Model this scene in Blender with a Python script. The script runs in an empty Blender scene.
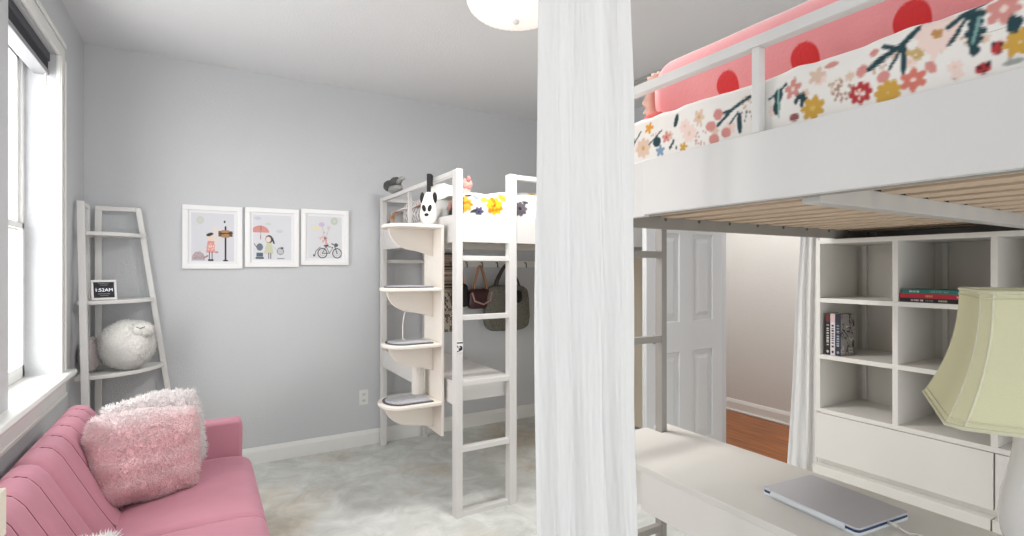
import bpy, bmesh, math, random
import numpy as np
from mathutils import Vector, Matrix, noise
random.seed(7); rng = np.random.default_rng(7)
PI = math.pi
sc = bpy.context.scene
COL = sc.collection

# ------------------------------------------------------------------ camera, world, light, exposure
cam_d = bpy.data.cameras.new('camera'); cam = bpy.data.objects.new('camera', cam_d); COL.objects.link(cam)
cam.location = (0, 0, 1.37); cam.rotation_euler = (PI/2, 0, -math.atan(310/520))
cam_d.sensor_width = 36; cam_d.lens = 520/1024*36; cam_d.shift_y = 1/1024; cam_d.clip_start = .02
sc.camera = cam
world = bpy.data.worlds.new('daylight'); sc.world = world; world.use_nodes = True
bg = world.node_tree.nodes['Background']; bg.inputs[0].default_value = (.955, .975, 1, 1); bg.inputs[1].default_value = 1.3
def area(name, loc, rot, sx, sy, power, color=(1, 1, 1)):
    d = bpy.data.lights.new(name, 'AREA'); d.shape = 'RECTANGLE'; d.size = sx; d.size_y = sy; d.energy = power; d.color = color
    o = bpy.data.objects.new(name, d); COL.objects.link(o); o.location = loc; o.rotation_euler = rot; return o
area('window_daylight', (-1.05, 2.9, 1.65), (0, -PI/2, 0), 1.5, 2.4, 48, (1, .99, .975))
area('hall_ceiling_light', (3.85, 2.6, 2.66), (0, 0, 0), .7, 1.6, 16, (1, .96, .92))
sc.view_settings.view_transform = 'Standard'; sc.view_settings.look = 'None'
sc.view_settings.gamma = 1; sc.view_settings.use_curve_mapping = False
sc.view_settings.exposure = 0.64

# ------------------------------------------------------------------ helpers
def lin(c):
    return tuple(((v/255)/12.92 if v/255 <= .04045 else ((v/255+.055)/1.055)**2.4) for v in c)
MATS = {}
def mat(name, rgb=None, rough=.5, bump=0, bscale=60, var=0, vscale=4, spec=.4, metal=0, sheen=0, attr=False, trans=0, emit=0, stretch=None):
    if name in MATS: return MATS[name]
    m = bpy.data.materials.new(name); m.use_nodes = True; nt = m.node_tree; N = nt.nodes; L = nt.links
    b = N['Principled BSDF']; b.inputs['Roughness'].default_value = rough; b.inputs['Specular IOR Level'].default_value = spec
    b.inputs['Metallic'].default_value = metal
    if sheen: b.inputs['Sheen Weight'].default_value = sheen
    tc = N.new('ShaderNodeTexCoord'); mp = N.new('ShaderNodeMapping'); L.new(tc.outputs['Object'], mp.inputs[0])
    if stretch: mp.inputs['Scale'].default_value = stretch
    if attr:
        a = N.new('ShaderNodeVertexColor'); a.layer_name = 'Col'; src = a.outputs[0]
        L.new(src, b.inputs['Base Color'])
    else:
        col = (*lin(rgb), 1); b.inputs['Base Color'].default_value = col
        if var:
            n = N.new('ShaderNodeTexNoise'); n.inputs['Scale'].default_value = vscale; n.inputs['Detail'].default_value = 4
            L.new(mp.outputs[0], n.inputs['Vector'])
            r = N.new('ShaderNodeValToRGB'); r.color_ramp.elements[0].position = .3; r.color_ramp.elements[1].position = .7
            r.color_ramp.elements[0].color = (*[c*(1-var) for c in col[:3]], 1); r.color_ramp.elements[1].color = (*[min(1, c*(1+var)) for c in col[:3]], 1)
            L.new(n.outputs[0], r.inputs[0]); L.new(r.outputs[0], b.inputs['Base Color'])
    if bump:
        n = N.new('ShaderNodeTexNoise'); n.inputs['Scale'].default_value = bscale; n.inputs['Detail'].default_value = 5
        L.new(mp.outputs[0], n.inputs['Vector'])
        u = N.new('ShaderNodeBump'); u.inputs['Strength'].default_value = bump; u.inputs['Distance'].default_value = .01
        L.new(n.outputs[0], u.inputs['Height']); L.new(u.outputs[0], b.inputs['Normal'])
    if trans:
        out = N['Material Output']; t = N.new('ShaderNodeBsdfTranslucent'); t.inputs[0].default_value = (*lin(rgb), 1)
        mx = N.new('ShaderNodeMixShader'); mx.inputs[0].default_value = trans
        L.new(b.outputs[0], mx.inputs[1]); L.new(t.outputs[0], mx.inputs[2]); L.new(mx.outputs[0], out.inputs[0])
    if emit:
        b.inputs['Emission Color'].default_value = (*lin(rgb), 1); b.inputs['Emission Strength'].default_value = emit
    MATS[name] = m; return m

M_wall = mat('wall_paint', (206, 208, 210), .7, .25, 130)
M_ceil = mat('ceiling_paint', (228, 229, 230), .8, .3, 90)
M_trim = mat('white_trim', (236, 236, 232), .35)
M_bed = mat('white_bed_paint', (222, 220, 217), .35, .03, 30)
M_steel = mat('grey_beige_steel', (156, 152, 146), .4, spec=.5)
M_slat = mat('light_birch', (222, 198, 172), .6, .1, 60, .12, 5, stretch=(20, 1, 20))
M_melamine = mat('white_melamine', (226, 223, 217), .4)
M_desk = mat('desk_top_white', (220, 217, 211), .38, .04, 200)
M_black = mat('black_plastic', (22, 22, 24), .5)
M_dark = mat('charcoal_felt', (92, 92, 98), .9, .4, 400)
M_matgrey = mat('grey_felt', (182, 182, 186), .95, .5, 300, .15, 60)
M_paint = mat('printed_surface', rough=.6, attr=True)
M_cotton = mat('printed_cotton', rough=.85, attr=True, bump=.25, bscale=25)
M_furattr = mat('fur_tufts', rough=.9, attr=True, sheen=.3)
M_curtain = mat('white_crinkled_gauze', (249, 249, 248), .9, .22, 26, trans=.3, stretch=(1.2, 1.2, .7))
M_chrome = mat('chrome', (200, 200, 200), .2, metal=1)
M_cream = mat('cream_ply', (232, 225, 215), .5)

WM = {}
def empty_thing(name, label, cat, loc, rotz=0, group=None):
    o = bpy.data.objects.new(name, None); o.empty_display_size = .05; COL.objects.link(o)
    o.location = loc; o.rotation_euler = (0, 0, rotz)
    WM[o] = Matrix.Translation(Vector(loc)) @ Matrix.Rotation(rotz, 4, 'Z')
    o['label'] = label; o['category'] = cat
    if group: o['group'] = group
    return o
def tag(o, label, cat, group=None, kind=None):
    o['label'] = label; o['category'] = cat
    if group: o['group'] = group
    if kind: o['kind'] = kind
    return o

class MB:
    def __init__(s): s.bm = bmesh.new()
    def box(s, x0, x1, y0, y1, z0, z1, M=None):
        if x0 > x1: x0, x1 = x1, x0
        if y0 > y1: y0, y1 = y1, y0
        if z0 > z1: z0, z1 = z1, z0
        v = [s.bm.verts.new((x, y, z)) for x in (x0, x1) for y in (y0, y1) for z in (z0, z1)]
        if M:
            for q in v: q.co = M @ q.co
        for f in ((0, 1, 3, 2), (4, 6, 7, 5), (0, 4, 5, 1), (2, 3, 7, 6), (0, 2, 6, 4), (1, 5, 7, 3)): s.bm.faces.new([v[i] for i in f])
        return s
    def tube(s, pts, r, n=10, cap=True, flat=1):
        pts = [Vector(p) for p in pts]; rings = []; up = Vector((0, 0, 1)); prev = None
        for i, p in enumerate(pts):
            t = (pts[min(i+1, len(pts)-1)]-pts[max(i-1, 0)]).normalized()
            if prev is None:
                a = t.cross(up) if abs(t.dot(up)) < .95 else t.cross(Vector((1, 0, 0)))
            else: a = prev-t*prev.dot(t)
            a.normalize(); prev = a; b = t.cross(a); rr = r[i] if isinstance(r, (list, tuple)) else r
            rings.append([s.bm.verts.new(p+a*math.cos(2*PI*k/n)*rr*flat+b*math.sin(2*PI*k/n)*rr) for k in range(n)])
        for A, B in zip(rings, rings[1:]):
            for k in range(n): s.bm.faces.new((A[k], A[(k+1) % n], B[(k+1) % n], B[k]))
        if cap: s.bm.faces.new(rings[0][::-1]); s.bm.faces.new(rings[-1])
        return s
    def prism(s, poly, axis, a, b):   # poly of 2-D points, extruded along axis from a to b
        def P(p, t): return {'x': (t, p[0], p[1]), 'y': (p[0], t, p[1]), 'z': (p[0], p[1], t)}[axis]
        A = [s.bm.verts.new(P(p, a)) for p in poly]; B = [s.bm.verts.new(P(p, b)) for p in poly]; n = len(poly)
        for k in range(n): s.bm.faces.new((A[k], A[(k+1) % n], B[(k+1) % n], B[k]))
        s.bm.faces.new(A[::-1]); s.bm.faces.new(B); return s
    def lathe(s, prof, c, n=40):
        rings = []
        for r, z in prof:
            rings.append([s.bm.verts.new((c[0]+r*math.cos(2*PI*k/n), c[1]+r*math.sin(2*PI*k/n), c[2]+z)) for k in range(n)] if r > 1e-5 else [s.bm.verts.new((c[0], c[1], c[2]+z))])
        for A, B in zip(rings, rings[1:]):
            for k in range(n):
                if len(A) == 1: s.bm.faces.new((A[0], B[k], B[(k+1) % n]))
                elif len(B) == 1: s.bm.faces.new((A[k], A[(k+1) % n], B[0]))
                else: s.bm.faces.new((A[k], A[(k+1) % n], B[(k+1) % n], B[k]))
        return s
    def blob(s, c, rad, e=1.0, n=36, m=24, amp=0, freq=5, rot=None, seed=0):  # superellipsoid
        def sp(v, p): return math.copysign(abs(v)**p, v)
        rings = []
        for i in range(m+1):
            th = -PI/2+PI*i/m; ring = []
            for k in range(1 if i in (0, m) else n):
                ph = 2*PI*k/n
                q = Vector((sp(math.cos(th), e)*sp(math.cos(ph), e), sp(math.cos(th), e)*sp(math.sin(ph), e), sp(math.sin(th), e)))
                w = 1+amp*noise.noise(q*freq+Vector((seed, 0, 0)))
                q = Vector((q.x*rad[0]*w, q.y*rad[1]*w, q.z*rad[2]*w))
                if rot: q = rot @ q
                ring.append(s.bm.verts.new(q+Vector(c)))
            rings.append(ring)
        for A, B in zip(rings, rings[1:]):
            for k in range(n):
                if len(A) == 1: s.bm.faces.new((A[0], B[(k+1) % n], B[k]))
                elif len(B) == 1: s.bm.faces.new((A[k], A[(k+1) % n], B[0]))
                else: s.bm.faces.new((A[k], A[(k+1) % n], B[(k+1) % n], B[k]))
        return s
    def grid(s, nu, nv, fn, closed=False):
        V = [[s.bm.verts.new(fn(i/(nu-1), j/(nv-1))) for i in range(nu)] for j in range(nv)]
        for j in range(nv-1):
            for i in range(nu-1): s.bm.faces.new((V[j][i], V[j][i+1], V[j+1][i+1], V[j+1][i]))
        return V
    def build(s, name, m, parent=None, bevel=0, smooth=False, local=False, solid=0, sub=0, seg=2, label=None, recalc=True):
        if recalc: bmesh.ops.recalc_face_normals(s.bm, faces=s.bm.faces)
        me = bpy.data.meshes.new(name); s.bm.to_mesh(me); s.bm.free(); me.materials.append(m)
        o = bpy.data.objects.new(name, me); COL.objects.link(o)
        if parent:
            if not local: me.transform(WM[parent].inverted())
            WM[o] = WM[parent]
            o.parent = parent
        else:
            co = np.zeros(len(me.vertices)*3); me.vertices.foreach_get('co', co); co = co.reshape(-1, 3)
            c = Vector(((co[:, 0].min()+co[:, 0].max())/2, (co[:, 1].min()+co[:, 1].max())/2, co[:, 2].min()))
            me.transform(Matrix.Translation(-c)); o.location = c; WM[o] = Matrix.Translation(c)
        if smooth:
            for p in me.polygons: p.use_smooth = True
        if solid:
            d = o.modifiers.new('thickness', 'SOLIDIFY'); d.thickness = solid; d.offset = 0
        if bevel:
            b = o.modifiers.new('edges', 'BEVEL'); b.width = bevel; b.segments = seg; b.limit_method = 'ANGLE'; b.angle_limit = .6
            for p in me.polygons: p.use_smooth = True
            w = o.modifiers.new('normals', 'WEIGHTED_NORMAL'); w.keep_sharp = True
        if sub:
            d = o.modifiers.new('smooth', 'SUBSURF'); d.levels = sub; d.render_levels = sub
        if label: o['label'] = label
        return o
def struct(mb, name, m, **k):
    o = mb.build(name, m, **k); 
    if not o.parent: o['kind'] = 'structure'
    return o
def put_colors(o, cols):   # cols: (n_verts,3) linear
    a = o.data.color_attributes.new('Col', 'FLOAT_COLOR', 'POINT')
    buf = np.ones((len(o.data.vertices), 4), dtype=np.float32); buf[:, :3] = cols; a.data.foreach_set('color', buf.ravel())

class Canvas:    # a little raster painter, sampled into vertex colours of printed cloth and paper
    def __init__(s, w, h, bg):
        s.w, s.h = w, h; s.a = np.zeros((h, w, 3), np.float32); s.a[:] = lin(bg); s.Y, s.X = np.mgrid[0:h, 0:w]+.5
    def put(s, m, c): s.a[m] = lin(c)
    def ell(s, x, y, rx, ry, c, rot=0):
        dx, dy = s.X-x, s.Y-y; cr, sr = math.cos(rot), math.sin(rot)
        s.put((((dx*cr+dy*sr)/rx)**2+((-dx*sr+dy*cr)/ry)**2) <= 1, c); return s
    def ring(s, x, y, r, t, c):
        d = np.hypot(s.X-x, s.Y-y); s.put(abs(d-r) <= t, c); return s
    def line(s, pts, t, c):
        for (x0, y0), (x1, y1) in zip(pts, pts[1:]):
            dx, dy = x1-x0, y1-y0; L2 = dx*dx+dy*dy+1e-9
            u = np.clip(((s.X-x0)*dx+(s.Y-y0)*dy)/L2, 0, 1); s.put(np.hypot(s.X-x0-u*dx, s.Y-y0-u*dy) <= t, c)
        return s
    def rect(s, x0, y0, x1, y1, c): s.put((s.X >= x0) & (s.X <= x1) & (s.Y >= y0) & (s.Y <= y1), c); return s
    def flower(s, x, y, r, c, cc=None, n=5, ph=0, pw=.42):
        for k in range(n):
            a = ph+2*PI*k/n; s.ell(x+math.cos(a)*r*.55, y+math.sin(a)*r*.55, r*.5, r*pw*.75, c, a)
        if cc: s.ell(x, y, r*.22, r*.22, cc)
        return s
    def dots(s, x, y, r, c, n=14, t=1):
        for k in range(n):
            a = random.random()*6.28; q = r*math.sqrt(random.random()); s.ell(x+q*math.cos(a), y+q*math.sin(a), t, t*1.5, c)
        return s
    def soften(s, n=1):
        for _ in range(n):
            p = np.pad(s.a, ((1, 1), (1, 1), (0, 0)), mode='edge')
            s.a = (p[1:-1, 1:-1]*4+(p[:-2, 1:-1]+p[2:, 1:-1]+p[1:-1, :-2]+p[1:-1, 2:])*2+p[:-2, :-2]+p[2:, 2:]+p[:-2, 2:]+p[2:, :-2])/16
        return s
    def sample(s, u, v):
        return s.a[min(s.h-1, max(0, int(v*s.h))), min(s.w-1, max(0, int(u*s.w)))]
def painted_panel(name, cv, P0, U, V, parent, local=False, back=None):   # printed sheet: cell per pixel block
    n, m = cv.w, cv.h; P0, U, V = Vector(P0), Vector(U), Vector(V); mb = MB()
    g = mb.grid(n, m, lambda u, v: P0+U*u+V*v)
    o = mb.build(name, M_paint, parent, local=local, recalc=False)
    put_colors(o, np.array([cv.sample(i/(n-1)*.9999, j/(m-1)*.9999) for j in range(m) for i in range(n)]))
    return o

# ------------------------------------------------------------------ room shell
HC = 2.754; XL = -.62; YB = 4.07; XR = 3.22; XH = 4.42
m_carp = mat('carpet_pile', (192, 190, 182), .95, .45, 260)
nt = m_carp.node_tree; N = nt.nodes; L = nt.links
tc = N.new('ShaderNodeTexCoord')
n1 = N.new('ShaderNodeTexNoise'); n1.inputs['Scale'].default_value = 5.5; n1.inputs['Detail'].default_value = 8; n1.inputs['Roughness'].default_value = .65; n1.inputs['Distortion'].default_value = .8
n2 = N.new('ShaderNodeTexNoise'); n2.inputs['Scale'].default_value = 1.35; n2.inputs['Detail'].default_value = 3
r1 = N.new('ShaderNodeValToRGB'); r1.color_ramp.elements[0].position = .36; r1.color_ramp.elements[1].position = .62
r1.color_ramp.elements[0].color = (*lin((208, 210, 204)), 1); r1.color_ramp.elements[1].color = (*lin((234, 236, 232)), 1)
r2 = N.new('ShaderNodeValToRGB'); r2.color_ramp.elements[0].position = .52; r2.color_ramp.elements[1].position = .78
r2.color_ramp.elements[0].color = (1, 1, 1, 1); r2.color_ramp.elements[1].color = (*lin((214, 192, 160)), 1)
mx = N.new('ShaderNodeMixRGB'); mx.blend_type = 'MULTIPLY'; mx.inputs[0].default_value = 1
for n_ in (n1, n2): L.new(tc.outputs['Object'], n_.inputs['Vector'])
L.new(n1.outputs[0], r1.inputs[0]); L.new(n2.outputs[0], r2.inputs[0]); L.new(r1.outputs[0], mx.inputs[1]); L.new(r2.outputs[0], mx.inputs[2])
L.new(mx.outputs[0], N['Principled BSDF'].inputs['Base Color'])
m_wood = mat('hall_wood', (146, 86, 40), .35, .05, 40, .45, 3, stretch=(14, 1.2, 1))
struct(MB().box(XL-.3, XR, -1.6, YB, -.1, 0), 'floor', m_carp)
struct(MB().box(XR, XH, 0, YB, -.1, -.004), 'floor_hall', m_wood)
struct(MB().box(XL-.3, XH+.1, -1.6, YB+.1, HC, HC+.1), 'ceiling', M_ceil)
struct(MB().box(XL-.3, XR, YB, YB+.12, 0, HC), 'wall_back', M_wall)
# left wall with a two-light window opening: y 1.75..2.36 and 2.63..3.36
WZ0, WZ1 = .85, 2.43; T = .16
mb = MB()
mb.box(XL-T, XL, -1.6, 1.75, 0, HC); mb.box(XL-T, XL, 3.36, YB, 0, HC)
mb.box(XL-T, XL, 1.75, 3.36, 0, WZ0-.03); mb.box(XL-T, XL, 1.75, 3.36, WZ1, HC)
struct(mb, 'wall_left', M_wall)
struct(MB().box(XL-T, XL, 2.32, 2.625, WZ0, WZ1), 'wall_left_pier', M_wall)
# right wall with doorway y 1.58..2.37
mb = MB(); mb.box(XR, XR+.12, -1.6, 1.56, 0, HC); mb.box(XR, XR+.12, 2.5, YB, 0, HC); mb.box(XR, XR+.12, 1.56, 2.5, 2.06, HC)
struct(mb, 'wall_right', M_wall)
M_hall = mat('hall_paint', (226, 224, 220), .7, .3, 120)
struct(MB().box(XH, XH+.1, 0, YB, 0, HC), 'wall_hall', M_hall)
struct(MB().box(XR+.12, XH, YB, YB+.1, 0, HC), 'wall_hall_end', M_hall)
def baseboard(name, a, b, side):      # a,b along the wall; side = (axis, coordinate, direction into the room)
    ax, c, d = side
    prof = [(0, 0), (.014*d, 0), (.014*d, .085), (.009*d, .1), (.004*d, .113), (0, .115)]
    mb = MB()
    pr = [(c+p[0], p[1]) for p in prof]
    mb.prism(pr, 'x' if ax == 'y' else 'y', a, b)
    return struct(mb, name, M_trim)
baseboard('baseboard_back', XL+.02, XR-.02, ('y', YB, -1))
baseboard('baseboard_left', 0, 4.05, ('x', XL, 1))
baseboard('baseboard_hall', .1, 4.0, ('x', XH, -1))
struct(MB().box(XH-.028, XH-.0145, .1, 4.0, 0, .018), 'trim_hall_shoe', M_trim, bevel=.004)
# window trim: casing, sill, apron
mb = MB()
mb.box(XL, XL+.018, 3.36, 3.455, WZ0, WZ1-.0005); mb.box(XL+.018, XL+.026, 3.43, 3.455, WZ0, WZ1-.0005); mb.box(XL+.018, XL+.024, 3.362, 3.38, WZ0, WZ1)
struct(mb, 'trim_1', M_trim, bevel=.004)
mb = MB(); mb.box(XL, XL+.018, 1.66, 3.455, WZ1, WZ1+.085); mb.box(XL+.018, XL+.026, 1.66, 3.455, WZ1+.062, WZ1+.085)
struct(mb, 'trim_2', M_trim, bevel=.004)
mb = MB(); mb.prism([(XL-T+.03, WZ0-.03), (XL+.055, WZ0-.03), (XL+.062, WZ0-.015), (XL+.055, WZ0), (XL-T+.03, WZ0)], 'y', 1.6, 3.5)
mb.box(XL+.001, XL+.02, 1.64, 3.47, WZ0-.13, WZ0-.031); mb.box(XL+.02, XL+.026, 1.64, 3.47, WZ0-.13, WZ0-.11)
struct(mb, 'trim_3', M_trim, bevel=.003)
# windows (double hung, vinyl frame)
M_vinyl = mat('white_vinyl', (238, 238, 236), .35)
M_glass = bpy.data.materials.new('window_glass'); M_glass.use_nodes = True
_n = M_glass.node_tree.nodes; _l = M_glass.node_tree.links
_g = _n.new('ShaderNodeBsdfGlossy'); _g.inputs[1].default_value = .02; _t = _n.new('ShaderNodeBsdfTransparent'); _m = _n.new('ShaderNodeMixShader'); _m.inputs[0].default_value = .06
_l.new(_t.outputs[0], _m.inputs[1]); _l.new(_g.outputs[0], _m.inputs[2]); _l.new(_m.outputs[0], _n['Material Output'].inputs[0])
def window(n, y0, y1):
    x0, x1 = XL-T+.005, XL-T+.045
    root = empty_thing('window_%d' % n, '', '', (x0, (y0+y1)/2, WZ0)); del root['label']; del root['category']; root['kind'] = 'structure'
    zc = (WZ0+WZ1)/2-.07; w = .035
    mb = MB(); mb.box(x0, x1, y0, y0+w, WZ0, WZ1); mb.box(x0, x1, y1-w, y1, WZ0, WZ1); mb.box(x0, x1, y0, y1, WZ0, WZ0+w); mb.box(x0, x1, y0, y1, WZ1-w, WZ1)
    mb.build('window_frame', M_vinyl, root, bevel=.003)
    mb = MB()
    for (a, b, dx) in ((WZ0+w, zc+.02, .012), (zc-.02, WZ1-w, -.006)):
        X0, X1 = x0+.012+dx, x0+.034+dx; s = .03
        mb.box(X0, X1, y0+w, y0+w+s, a, b); mb.box(X0, X1, y1-w-s, y1-w, a, b); mb.box(X0, X1, y0+w, y1-w, a, a+s); mb.box(X0, X1, y0+w, y1-w, b-s, b)
    mb.build('sash', M_vinyl, root, bevel=.002)
    MB().box(x0+.02, x0+.024, y0+.04, y1-.04, WZ0+.04, WZ1-.04).build('glass_pane', M_glass, root)
window(1, 2.625, 3.36); window(2, 1.75, 2.32)
# rolled cellular blind
def blind(y0, y1, label):
    b = empty_thing('window_blind', label, 'blind', (XL-.06, (y0+y1)/2, 2.3), group=None)
    MB().box(XL-.085, XL-.02, y0, y1, 2.385, WZ1).build('headrail', mat('blind_charcoal', (78, 78, 84), .7), b, bevel=.005)
    mb = MB()
    for k in range(7): mb.box(XL-.08+.001*(k % 2), XL-.026, y0+.006, y1-.006, 2.342+k*.006, 2.3465+k*.006)
    mb.build('pleated_fabric', mat('blind_fabric', (70, 70, 76), .95), b, bevel=.001)
    MB().box(XL-.083, XL-.022, y0+.002, y1-.002, 2.318, 2.341).build('bottom_rail', mat('blind_rail', (150, 150, 152), .35), b, bevel=.004)
    MB().tube([(XL-.03, y1-.03, 2.32), (XL-.03, y1-.03, 2.26)], .004).build('cord_pull', mat('blind_cord', (210, 210, 206), .5), b)
blind(2.632, 3.352, 'raised charcoal pleated blind at top of the far window, right of the wall pier')
# doors
def panel_door(name, x0, y, w, h, rotz=0):
    root = empty_thing(name, '', '', (x0, y, 0), rotz); del root['label']; del root['category']; root['kind'] = 'structure'
    mb = MB(); st = .10; pw = (w-2*st-.13)/2
    rows = [(.24, .83), (1.03, 1.6), (1.74, 1.93)]
    # stiles, rails
    for a, q in ((0, st), (st+pw, .13), (w-st, st)): mb.box(a, a+q, -.018, .018, 0, h)
    zs = [0]+[q for r in rows for q in r]+[h]
    for k in range(0, len(zs), 2): mb.box(.02, w-.02, -.0178, .0178, zs[k], zs[k+1])
    mb.build('door_leaf', mat('door_white', (214, 215, 216), .4), root, local=True, bevel=.004)
    for a in (st, st+pw+.13):
        for z0, z1 in rows:
            m = MB(); m.box(a, a+pw, -.006, .006, z0, z1)
            for sgn in (-1, 1):
                o_ = [(a+.03, z0+.03), (a+pw-.03, z0+.03), (a+pw-.03, z1-.03), (a+.03, z1-.03)]; i_ = [(a+.055, z0+.055), (a+pw-.055, z0+.055), (a+pw-.055, z1-.055), (a+.055, z1-.055)]
                O = [m.bm.verts.new((p[0], sgn*.006, p[1])) for p in o_]; I = [m.bm.verts.new((p[0], sgn*.015, p[1])) for p in i_]
                for k in range(4): m.bm.faces.new((O[k], O[(k+1) % 4], I[(k+1) % 4], I[k]))
                m.bm.faces.new(I)
            m.build('door_panel', mat('door_white'), root, local=True)
    m = MB(); m.lathe([(0, -.06), (.02, -.06), (.027, -.045), (.02, -.03), (.011, -.024), (.011, -.02), (.03, -.019), (.03, -.0185)], (0, 0, 0), 24)
    M = Matrix.Translation((.07, 0, .93)) @ Matrix.Rotation(-PI/2, 4, 'X')
    bmesh.ops.transform(m.bm, matrix=M, verts=m.bm.verts); m.build('door_knob', mat('brushed_nickel', (190, 186, 178), .3, metal=1), root, local=True, smooth=True)
    return root
panel_door('door_1', 2.365, 2.36, .722, 2.03)
# doorway casing
mb = MB(); mb.box(XR-.016, XR, 2.505, 2.57, 0, 2.12); mb.box(XR-.016, XR, 1.49, 1.555, 0, 2.12); mb.box(XR-.016, XR, 1.555, 2.505, 2.06, 2.12)
struct(mb, 'trim_4', M_trim, bevel=.004)
# cream closet door on the right wall
cl = empty_thing('door_2', '', '', (XR-.02, 3.25, 0)); del cl['label']; del cl['category']; cl['kind'] = 'structure'
M_closet = mat('closet_cream', (240, 226, 204), .5)
MB().box(XR-.03, XR-.002, 2.7, 3.88, .02, 2.1).build('door_leaf', M_closet, cl, bevel=.005)
MB().box(XR-.042, XR-.03, 3.82, 3.84, .9, 1.06).build('door_handle', M_chrome, cl, bevel=.003)
# electrical outlet
o = empty_thing('wall_outlet', 'white two-socket wall outlet above the back baseboard, left of the far bunk', 'outlet', (1.08, YB, .32))
MB().box(1.046, 1.116, YB-.006, YB-.0005, .315, .43).build('cover_plate', M_trim, o, bevel=.003)
for z in (.348, .396):
    f = MB().box(1.064, 1.098, YB-.009, YB-.0055, z-.014, z+.014).build('socket', mat('socket_white', (228, 228, 224), .4), o, bevel=.003)
    mb = MB(); mb.box(1.073, 1.0755, YB-.0102, YB-.009, z-.005, z+.006); mb.box(1.0865, 1.089, YB-.0102, YB-.009, z-.005, z+.006); mb.tube([(1.081, YB-.009, z-.009), (1.081, YB-.0102, z-.009)], .002, 8)
    mb.build('slots', M_black, f)

# ------------------------------------------------------------------ ceiling light
cx_, cy_ = 1.275, 2.10
lt = empty_thing('ceiling_light', 'round white flush ceiling lamp with a ribbed glass bowl', 'ceiling light', (cx_, cy_, HC))
MB().lathe([(0, 0), (.235, 0), (.24, -.02), (.24, -.1), (.232, -.108), (0, -.108)], (cx_, cy_, HC), 64).build('lamp_base', M_trim, lt, smooth=False)
mb = MB(); n = 128; pr = [(.232, -.108), (.234, -.12), (.222, -.145), (.19, -.172), (.14, -.193), (.08, -.205), (.03, -.208), (0, -.209)]
mb.lathe(pr, (cx_, cy_, HC), n)
for v in mb.bm.verts:
    d = Vector((v.co.x-cx_, v.co.y-cy_)); r = d.length
    if r > .05: v.co.z += .0022*math.cos(math.atan2(d.y, d.x)*40+r*40)
mb.build('glass_bowl', mat('lit_glass_bowl', (255, 247, 240), .25, emit=.3), lt, smooth=True)
MB().lathe([(0, -.228), (.012, -.226), (.016, -.216), (.012, -.207)], (cx_, cy_, HC), 20).build('finial', M_trim, lt, smooth=True)
ll = bpy.data.lights.new('lamp_glow', 'AREA'); ll.shape = 'DISK'; ll.size = .42; ll.energy = 17; ll.color = (1, .98, .96)
lo = bpy.data.objects.new('lamp_glow', ll); COL.objects.link(lo); lo.location = (cx_, cy_, HC-.25)

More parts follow.
